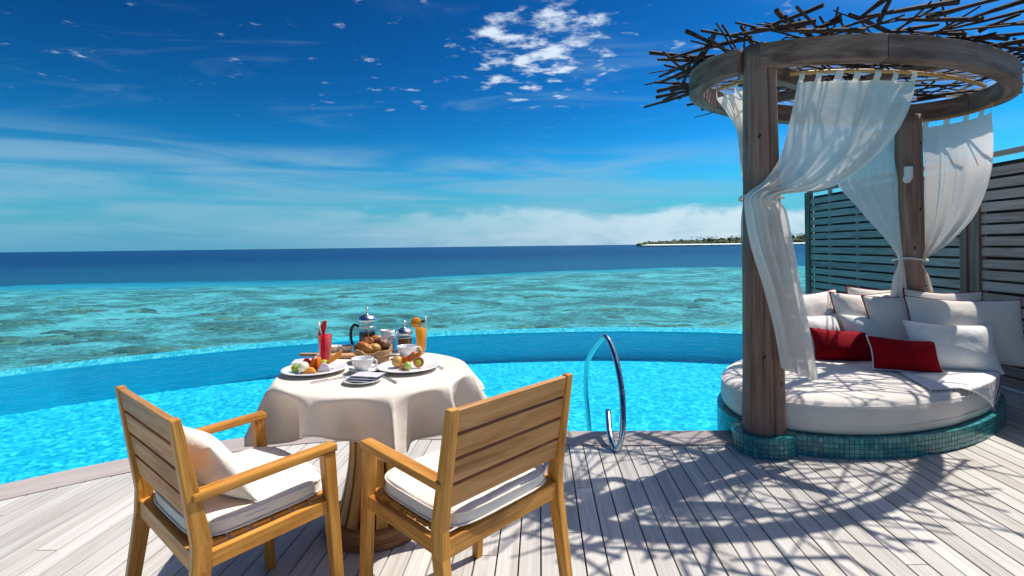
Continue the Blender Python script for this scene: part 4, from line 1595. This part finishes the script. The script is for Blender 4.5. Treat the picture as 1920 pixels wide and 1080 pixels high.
def tcf(u, v):
    a = u * 2 * PI
    ca, sa = math.cos(a), math.sin(a)
    corner = max(math.cos(2 * ((a - c + PI) % (2 * PI) - PI)) if abs((a - c + PI) % (2 * PI) - PI) < PI / 4 else 0 for c in CORN)
    drop = .165 + .11 * corner ** 1.4
    if v < .45:
        r = TR * (v / .45)
        return (r * ca, r * sa, .0035 + .0022 * nz((r * ca * 6, r * sa * 6, 0), 1))
    s_ = (v - .45) / .55                      # arc length over the rim
    d = s_ * drop
    rb = .016 + .022 * (1 - abs(math.sin((a * 10 + .8 * math.sin(a * 2 + .6)) / 2)) ** .8)
    if d < rb * PI / 2:
        g = d / rb
        r, z = TR + rb * math.sin(g), -rb * (1 - math.cos(g))
    else:
        r, z = TR + rb, -rb - (d - rb * PI / 2)
    dn = max(0, -z - .01)
    # folds, deeper towards the hem; big ones under the corners
    ph = a * 10 + .8 * math.sin(a * 2 + .6)
    sg = 1 - 2 * abs(math.sin(ph / 2)) ** .8
    fold = (.36 * sg + .06 * math.sin(a * 19 + 2.0) + .05 * corner ** 2) * min(dn, .2) * 1.25
    r += fold - .02 * dn
    # the right-hand corner is lifted by the breeze
    da = abs((a - CORN[2] + PI) % (2 * PI) - PI)
    if da < .55:
        k = math.cos(da / .55 * PI / 2) ** 1.5
        z += k * dn * .30
        r += k * dn * .22
    # left-hand corner lies against the chair arm
    return (r * ca, r * sa, z + .0035)


lin = MB().grid(tcf, 288, 60, closeu=True).build('linen', 'linen', tcl, smooth=True, merge=.0002)
MB().tube([Vector(tcf(i / 288, .985)) for i in range(288)], .0028, 5, close=True).build('hem', 'linen', lin, smooth=True)

# ================================================================ TABLEWARE
TZ = TH + .006


def tp_(x, y, z=0.0):
    p = atz(x, y, TZ + z)
    return Vector((p.x, p.y, TZ))


def thing(name, label, cat, p, rz=0.0, group=None, dz=0.0):
    return empty(name, (p.x, p.y, p.z + dz), rz, label=label, cat=cat, group=group)


def plate_mesh(r, h=.016):
    return [(0, 0), (r * .6, 0), (r * .62, .002), (r * .93, h), (r, h + .002), (r, h + .005), (r * .94, h + .004), (r * .66, .007), (r * .6, .005), (0, .005)]


def plate(label, p, r):
    o = MB().lathe(plate_mesh(r), 64).build('plate', 'porcelain', None, smooth=True)
    o.location = p
    tag(o, label, 'plate')
    return o


PLA, PLB = tp_(590, 697), tp_(765, 692)
plate('white plate of mixed fruit at the left edge of the table', PLA, .150)
plate('white plate of mixed fruit at the right side of the table', PLB, .148)
PS1 = tp_(690, 697)
PS2 = tp_(764, 671)
PS3 = tp_(680, 716)


def saucer(label, p, r=.078):
    o = MB().lathe(plate_mesh(r, .010), 48).build('saucer', 'porcelain', None, smooth=True)
    o.location = p
    tag(o, label, 'saucer')


saucer('white saucer under the cup nearest the napkins', tp_(686, 695), .080)
saucer('white saucer under the cup beside the orange juice', tp_(764, 671), .075)
saucer('small white plate holding the folded grey napkins', PS3, .083)


def cup(label, p, r, h, rz):
    c = thing('cup', label, 'cup', p, rz, 'white tea cups', .0062)
    MB().lathe([(0, .002), (r * .50, .0), (r * .55, .004), (r * .72, h * .25), (r * .90, h * .6), (r * .985, h * .92), (r, h), (r * .97, h), (r * .93, h * .9), (r * .85, h * .6), (r * .66, h * .25), (r * .4, h * .1), (0, h * .08)], 40).build('bowl', 'porcelain', c, smooth=True)
    MB().tube(spline([(r * .93, 0, h * .82), (r * 1.28, 0, h * .88), (r * 1.42, 0, h * .62), (r * 1.2, 0, h * .34), (r * .80, 0, h * .30)], 6), .0042, 8).build('handle', 'porcelain', c, smooth=True)
    return c


cup('white cup in front of the bread basket, on a saucer', tp_(680, 697), .052, .060, math.radians(-12))
cup('white cup beside the glass of orange juice, on a saucer', tp_(763, 671), .052, .058, math.radians(5))

# grey napkins on the small plate
nap = thing('folded_napkins', 'stack of folded grey napkins on the small front plate', 'napkin', PS3, math.radians(-14), None, .0075)
for k, (w_, d_, z0) in enumerate(((.148, .098, 0.004), (.140, .092, .013), (.132, .086, .022))):
    mb = MB()

    def nf(u, v, w_=w_, d_=d_, z0=z0, k=k):
        x, y = (u - .5) * w_, (v - .5) * d_
        return (x + .008 * k, y + .006 * k + .006 * u, z0 + .0038 * math.sin(v * PI) ** .3 * math.sin(u * PI) ** .3 + .0016 * nz((x * 30, y * 30, k), 1))
    mb.grid(nf, 20, 14)
    mb.grid(lambda u, v, f=nf: Vector(f(1 - u, v)) * 1.0 - Vector((0, 0, .0075 * math.sin(v * PI) ** .3 * math.sin(u * PI) ** .3)), 20, 14)
    mb.build('fold', 'napkin', nap, smooth=True, merge=.0002)
# loose napkin at the far left
p = tp_(578, 681)
nap2 = thing('grey_napkin', 'grey napkin lying flat behind the left fruit plate', 'napkin', p, math.radians(12), None, .001)
mb = MB()
mb.grid(lambda u, v: ((u - .5) * .15, (v - .5) * .11, .011 + .003 * math.sin(u * 5) + .002 * nz((u * 4, v * 4, 0), 1)), 20, 14)
mb.grid(lambda u, v: ((.5 - u) * .15, (v - .5) * .11, .0005), 20, 14)
mb.build('cloth', 'napkin', nap2, smooth=True)
MB().beam((-.075, -.055, .006), (.075, -.055, .006), .003, .010).build('folded_edge', 'napkin', nap2, .001)

# cutting board with two bowls
A, B = tp_(569, 668), tp_(665, 668)
bd = thing('serving_board', 'long wooden serving board behind the bread basket', 'board', (A + B) / 2, math.atan2((B - A).y, (B - A).x))
Lh = (B - A).length / 2 + .02
outl = [(-Lh, -.012), (-Lh + .10, -.014), (-Lh + .115, -.055), (Lh, -.055), (Lh, .055), (-Lh + .115, .055), (-Lh + .10, .014), (-Lh, .012)]
MB().prism(outl, .0005, .017).build('plank', 'board_wood', bd, .004)


def bowl(label, p, r, h, fill):
    c = thing('bowl', label, 'bowl', p, 0, 'little white bowls on the serving board', .0175)
    MB().lathe([(0, 0), (r * .6, 0), (r * .66, .003), (r * .95, h * .9), (r, h), (r * .96, h), (r * .88, h * .7), (r * .6, .006), (0, .005)], 32).build('dish', 'porcelain', c, smooth=True)
    MB().lathe([(0, h * .74), (r * .86, h * .72), (r * .8, h * .5), (0, h * .5)], 24).build('filling', fill, c, smooth=True)


bowl('little white bowl right behind the red juice glass', tp_(628, 665), .037, .032, 'honeydew')
bowl('little white bowl of dark jam left of the bread basket', tp_(651, 664), .040, .032, 'jam')

# bread basket of folded paper
p = tp_(700, 676)
bk = thing('bread_basket', 'round brown paper basket filled with bread', 'basket', p, 0)
BRr, BH = .088, .066


def bkf(u, v):
    a = u * 2 * PI
    h_ = BH + .008 * math.sin(a * 2 + 1) + .005 * math.sin(a * 5)
    z = .001 + h_ * min(1, v / .62)
    r = BRr * (.92 + .10 * min(1, v / .62)) + .003 * math.sin(a * 13 + v * 9) + .004 * nz((math.cos(a) * 4, math.sin(a) * 4, v * 5), 1)
    if v > .62:                                   # folded-over cuff
        q = (v - .62) / .38
        z = .001 + h_ - q * .030
        r += .007
    return (r * math.cos(a), r * math.sin(a), z)


MB().grid(bkf, 80, 20, closeu=True).build('wall', 'paper', bk, smooth=False)
MB().lathe([(0, .001), (.082, .001), (.082, .02), (0, .02)], 32).build('bottom', 'paper', bk)


def roll_(label, off, size, mat, seed, rz=0.0, tilt=0.0):
    o = MB()
    sx, sy, sz = size

    def fn(u, v):
        a, b = u * 2 * PI, v * PI - PI / 2
        d = Vector((math.cos(b) * math.cos(a), math.cos(b) * math.sin(a), math.sin(b)))
        q = 1 + .16 * nz(d, 1.8, seed) + .05 * nz(d, 7, seed)
        return (d.x * sx * q, d.y * sy * q, d.z * sz * q)
    o = o.grid(fn, 28, 18, closeu=True).build('bread_roll', mat, None, smooth=True, merge=.0002)
    o.location = (p.x + off[0], p.y + off[1], p.z + off[2])
    o.rotation_euler = (0, tilt, rz)
    tag(o, label, 'bread', 'bread in the paper basket')


roll_('round reddish-brown bun at the back left of the basket', (-.030, .020, .088), (.042, .036, .032), 'crust_brown', 1)
roll_('tall seeded golden roll at the top of the basket', (.008, .030, .094), (.030, .030, .036), 'crust_gold', 2, .4, .3)
roll_('dark brown seeded roll at the right of the basket', (.045, .010, .084), (.046, .036, .032), 'crust_dark', 3, -.3, .35)
roll_('curved golden croissant at the front left of the basket', (-.030, -.046, .078), (.050, .024, .026), 'crust_gold', 4, -.4, .35)
roll_('pale golden bun at the front of the basket', (.018, -.038, .074), (.036, .026, .022), 'crust_pale', 5, -.2, .1)
roll_('small brown knot of pastry at the left rim of the basket', (-.072, -.028, .072), (.023, .022, .017), 'crust_brown', 6, .5)


def press(label, pp, r, h, fill, fillh, handle, hang):
    c = thing('french_press', label, 'coffee press', pp, hang, 'glass and steel presses')
    MB().lathe([(0, .004), (r * .97, .004), (r, .012), (r, h)], 40).build('glass', 'glass', c, smooth=True)
    MB().lathe([(0, .006), (r * .95, .006), (r * .95, fillh), (0, fillh)], 32).build('drink', fill, c)
    MB().lathe([(0, h + .004), (r * 1.10, h - .004), (r * 1.12, h + .006), (r * 1.06, h + .016), (r * .8, h + .028), (r * .45, h + .035), (r * .1, h + .037), (r * .09, h + .056), (.0085, h + .060), (.0095, h + .067), (.006, h + .074), (0, h + .075)], 36).build('lid', 'chrome', c, smooth=True)
    MB().lathe([(r * 1.04, 0), (r * 1.05, .003), (r * 1.05, .014), (r * 1.02, .016)], 36).build('base_band', 'chrome', c, smooth=True)
    MB().lathe([(r * 1.02, h * .80), (r * 1.035, h * .80), (r * 1.035, h * .84), (r * 1.02, h * .84)], 36).build('collar', 'chrome', c, smooth=True)
    for k in range(4):
        a = k * PI / 2 + .4
        MB().beam((r * 1.03 * math.cos(a), r * 1.03 * math.sin(a), .01), (r * 1.03 * math.cos(a), r * 1.03 * math.sin(a), h * .82), .006, .002, (math.cos(a), math.sin(a), 0)).build('strap', 'chrome', c)
    MB().tube([(0, 0, fillh), (0, 0, h)], .003, 6).build('plunger_rod', 'chrome', c)
    MB().tube(spline([(r * 1.03, 0, h * .82), (r * 1.6, 0, h * .86), (r * 2.0, 0, h * .68), (r * 1.95, 0, h * .35), (r * 1.5, 0, h * .12)], 6), .0085, 8).build('handle', handle, c, smooth=True)
    return c


press('tall coffee press with black handle behind the bread basket', tp_(689, 660), .046, .178, 'coffee', .118, 'black_plastic', PI)
press('small tea press with steel lid between the milk jug and the juice', tp_(759, 659), .042, .100, 'tea', .080, 'chrome', math.radians(200))
# milk jug
p2 = tp_(729, 659)
jug = thing('milk_jug', 'tall white porcelain milk jug with a pouring lip', 'jug', p2, math.radians(178))
mb = MB()


def jf(u, v):
    a = u * 2 * PI
    prf = [(.033, .002), (.035, .006), (.035, .06), (.034, .116), (.031, .116), (.032, .06), (.031, .01)]
    k = v * (len(prf) - 1)
    i = min(int(k), len(prf) - 2)
    f = k - i
    r = prf[i][0] * (1 - f) + prf[i + 1][0] * f
    z = prf[i][1] * (1 - f) + prf[i + 1][1] * f
    sp = max(0, math.cos(a)) ** 10 * max(0, (z - .07) / .046)
    return ((r + .016 * sp) * math.cos(a), r * math.sin(a), z + .004 * sp)


mb.grid(jf, 48, 30, closeu=True)
mb.build('body', 'porcelain', jug, smooth=True)
MB().lathe([(0, .002), (.029, .002)], 32).build('foot', 'porcelain', jug)
o = MB().lathe(plate_mesh(.060, .006), 40).build('saucer', 'porcelain', None, smooth=True)
p3 = tp_(733, 664)
o.location = (p3.x, p3.y, p3.z)
tag(o, 'white saucer beside the milk jug', 'saucer')
jug.location.z += .0055


def juice(label, pp, r0, r1, h, fh, mat):
    c = thing('juice_glass', label, 'glass', pp, 0, 'tall glasses of juice')
    MB().lathe([(0, .0005), (r0, .0005), (r0 * 1.01, .004), (r1, h), (r1 - .0018, h), (r0 * .92, .014), (0, .013)], 36).build('glass', 'glass', c, smooth=True)
    rf = r0 + (r1 - r0) * fh / h - .0024
    MB().lathe([(0, .0145), (r0 * .90, .0145), (rf, fh), (rf * .5, fh + .0015), (0, fh + .001)], 36).build('juice', mat, c, smooth=True)
    return c


GP = tp_(610, 682)
g1 = juice('tall glass of red juice with a watermelon slice on its rim', GP, .0290, .0370, .150, .147, 'juice_red')
MB().tube([(-.008, 0, .11), (-.034, .004, .215)], .0042, 8).build('straw', 'porcelain', g1, smooth=True)
mb = MB()
arc = [(-.036 + .03 * (1 - math.cos(t_)), .125 + .10 * t_ / 1.2) for t_ in [i * .12 for i in range(11)]]
sl = [(-.036, .118), (-.034, .150), (-.026, .185), (-.010, .215), (.006, .222), (.004, .195), (-.002, .165), (-.006, .135)]
P0 = [(x, -.004, z) for x, z in sl]
b = len(mb.v)
for yy in (-.006, .006):
    for x, z in sl:
        mb.vert((x, yy + .010, z))
n = len(sl)
mb.face(tuple(range(n)))
mb.face(tuple(range(2 * n - 1, n - 1, -1)))
for k in range(n):
    mb.face((k, n + k, n + (k + 1) % n, (k + 1) % n))
sl_o = mb.build('watermelon_slice', 'melon_red', g1, .002)
mb = MB()
mb.tube([(x - .002, .010, z) for x, z in sl[:5]], [.004, .006, .007, .006, .003], 8)
mb.build('melon_rind', 'watermelon_pale', sl_o, smooth=True)
OP = tp_(790, 662)
g2 = juice('tall glass of orange juice with orange slice and mint', OP, .0285, .0365, .178, .140, 'juice_orange')
MB().tube([(.020, 0, .13), (.028, .003, .205)], .0038, 8).build('straw', 'white_plastic', g2, smooth=True)
o = MB().lathe([(0, -.006), (.026, -.006), (.029, -.003), (.029, .003), (.026, .006), (0, .006)], 26).build('orange_slice', 'orange_peel', g2, smooth=True)
o.rotation_euler = (PI / 2 - .2, .15, .2)
o.location = (-.026, -.006, .172)
for k in range(7):
    a = k * .9
    mb = MB()
    d = Vector((math.cos(a), math.sin(a) * .7, .55 + .2 * (k % 2))).normalized()
    mb.grid(lambda u, v, d=d: Vector((0, 0, .172)) + d * (v * .03) + d.orthogonal().normalized() * ((u - .5) * .018 * math.sin(min(1, v + .1) * PI)) + Vector((.008, 0, -.012 * v * v)), 3, 5)
    mb.build('mint_leaf', 'mint', g2)


# ---- cutlery
def cutlery(kind, label, A, B, hz=.003):
    A, B = Vector(A), Vector(B)
    L = (B - A).length
    c = empty(kind, (A.x, A.y, TZ), math.atan2((B - A).y, (B - A).x), label=label, cat=kind)
    if kind == 'knife':
        MB().prism([(0, -.004), (L * .45, -.0045), (L * .45, .0045), (0, .004)], .0012, .006).build('handle', 'steel', c, .0012)
        MB().prism([(L * .452, -.004), (L * .8, -.008), (L * .97, -.007), (L, .003), (L * .452, .004)], .0018, .004).build('blade', 'steel', c)
    else:
        MB().prism([(0, -.005), (L * .3, -.003), (L * .70, -.003), (L * .70, .003), (L * .3, .003), (0, .005)], .0015, .005).build('handle', 'steel', c, .001)
        MB().prism([(L * .702, -.0035), (L * .76, -.011), (L * .83, -.012), (L * .83, .012), (L * .76, .011), (L * .702, .0035)], .0015, .0045).build('neck', 'steel', c, .001)
        for k in range(4):
            y = -.0102 + k * .0068
            MB().box((L * .832, y - .0018, .0016), (L, y + .0018, .004)).build('tine', 'steel', c)
    return c


def tcut(x0, y0, x1, y1):
    return tp_(x0, y0), tp_(x1, y1)


cutlery('knife', 'steel knife lying in front of the left fruit plate', *tcut(582, 719, 652, 706))
cutlery('knife', 'steel knife lying between the napkins and the right plate', *tcut(744, 719, 714, 703))
f_ = cutlery('fork', 'steel fork lying right of the front cup', *tcut(722, 694, 694, 702))
cutlery('fork', 'steel fork lying at the right edge of the table', *tcut(831, 692, 815, 684))
cutlery('knife', 'steel knife lying behind the left fruit plate', *tcut(588, 685, 612, 677))


# ---- fruit
def fruit(name, label, base, off, maker, mat, rot=(0, 0, 0)):
    o = maker().build(name, mat, None, smooth=(name in ('melon_ball', 'grape', 'kiwi_piece')), bevel=0 if name in ('melon_ball', 'grape', 'passion_fruit_half', 'kiwi_piece') else .0025)
    o.location = (base.x + off[0] * 1.12, base.y + off[1] * 1.12, base.z + PZ + (off[2] - PZ) * 1.25)
    o.rotation_euler = rot
    o.scale = (1.25, 1.25, 1.25)
    tag(o, label, 'fruit')
    return o


def ball(r, sq=1.0):
    return lambda: MB().lathe([(r * math.cos(b), r * sq * math.sin(b)) for b in [(-PI / 2 + PI * i / 12) for i in range(13)]], 20)


def wedge(L, h, w_):
    def f():
        mb = MB()
        n = 9
        pr_ = [(-L / 2 + L * i / n, h * math.sin(PI * i / n) ** .8) for i in range(n + 1)]
        out_ = [(x, z) for x, z in pr_]
        if h > L * 1.2:                            # crescent slice: outer arc up, inner arc back
            A_ = [(PI * .08 + PI * .62 * i / n) for i in range(n + 1)]
            out_ = [(h * (.55 - math.cos(a) * .62), h * .95 * math.sin(a) * (.55 + .45 * math.sin(a))) for a in A_]
            out_ = [(.40 * h - h * .62 * math.cos(a), h * 1.0 * (a / A_[-1])) for a in A_]
            inn = [(x + L * (.10 + .62 * math.sin(PI * k / n)), z) for k, (x, z) in enumerate(out_)]
            out_ = [(x - h * .3, z) for x, z in out_] + [(x - h * .3, z) for x, z in inn[::-1]]
        b = len(mb.v)
        for y in (-w_ / 2, w_ / 2):
            for x, z in out_:
                mb.vert((x, y, z))
        k = len(out_)
        mb.face(tuple(range(k)))
        mb.face(tuple(range(2 * k - 1, k - 1, -1)))
        for i in range(k):
            j = (i + 1) % k
            mb.face((i, k + i, k + j, j))
        return mb
    return f


def cone(r, h):
    return lambda: MB().lathe([(0, 0), (r, 0), (r * .95, h * .12), (r * .12, h), (0, h)], 5)


PZ = .0075
fruit('watermelon_piece', 'red watermelon piece at the left of the left plate', PLA, (-.045, .030, PZ), wedge(.050, .042, .020), 'melon_red', (0, 0, .5))
fruit('watermelon_piece', 'pinkish watermelon piece in the middle of the left plate', PLA, (-.012, .040, PZ), wedge(.046, .046, .020), 'rind_pink', (0, 0, -.3))
fruit('papaya_piece', 'orange papaya piece standing in the middle of the left plate', PLA, (.018, -.002, PZ), wedge(.046, .050, .016), 'papaya', (0, 0, -.9))
fruit('papaya_piece', 'second orange papaya piece beside the sliced dragon fruit on the left plate', PLA, (-.004, .010, PZ), wedge(.044, .044, .016), 'papaya', (0, 0, .7))
fruit('melon_slice', 'tall pale orange melon slice at the right of the left plate', PLA, (.066, .024, PZ), wedge(.046, .070, .016), 'cantaloupe', (-.25, 0, .35))
fruit('kiwi_piece', 'green kiwi piece at the front of the left plate', PLA, (-.066, -.030, PZ + .015), ball(.019, .8), 'kiwi')
fruit('melon_ball', 'cream melon ball at the front of the left plate', PLA, (-.034, -.034, PZ + .020), ball(.021, .95), 'honeydew')
fruit('orange_segment', 'flat orange segment at the front of the left plate', PLA, (-.004, -.036, PZ), wedge(.042, .018, .022), 'cantaloupe', (0, 0, .1))
fruit('kiwi_piece', 'green kiwi piece at the back of the left plate', PLA, (.024, .040, PZ + .017), ball(.018, .9), 'kiwi')
fruit('dragon_fruit_slice', 'speckled white dragon fruit slice on the left plate', PLA, (.044, -.012, PZ), wedge(.050, .030, .016), 'dragonfruit', (0, 0, .35))
fruit('melon_ball', 'round pale melon ball at the left of the right plate', PLB, (-.048, .010, PZ + .022), ball(.023, .95), 'crust_pale')
fruit('papaya_piece', 'orange papaya piece in the middle of the right plate', PLB, (-.018, .012, PZ), wedge(.050, .042, .018), 'papaya', (0, 0, .4))
fruit('melon_piece', 'pink topped melon piece at the back of the right plate', PLB, (-.010, .036, PZ), wedge(.046, .058, .022), 'rind_pink', (0, 0, -.2))
fruit('melon_slice', 'tall pale orange melon slice on the right plate', PLB, (.016, .012, PZ), wedge(.044, .066, .016), 'cantaloupe', (-.25, 0, -.3))
fruit('grape', 'green grape at the front of the right plate', PLB, (.006, -.034, PZ + .014), ball(.0145, 1.1), 'grape')
fruit('salami_curl', 'small pinkish curl at the front of the right plate', PLB, (-.016, -.026, PZ), wedge(.030, .020, .014), 'salami', (0, 0, .5))
pf = thing('passion_fruit_half', 'halved passion fruit facing the camera on the right plate', 'fruit', PLB + Vector((.052, -.006, PZ + .026)), .25)
o = MB().lathe([(.0, -.018), (.014, -.016), (.024, -.006), (.0265, .006), (.024, .007), (.021, .002), (0, .001)], 26).build('rind', 'rind_pink', pf, smooth=True)
o.rotation_euler = (PI / 2 - .35, 0, 0)
o = MB().lathe([(0, .006), (.012, .005), (.020, .002), (.020, .0), (0, 0)], 20).build('pulp', 'passion', pf, smooth=True)
o.rotation_euler = (PI / 2 - .35, 0, 0)
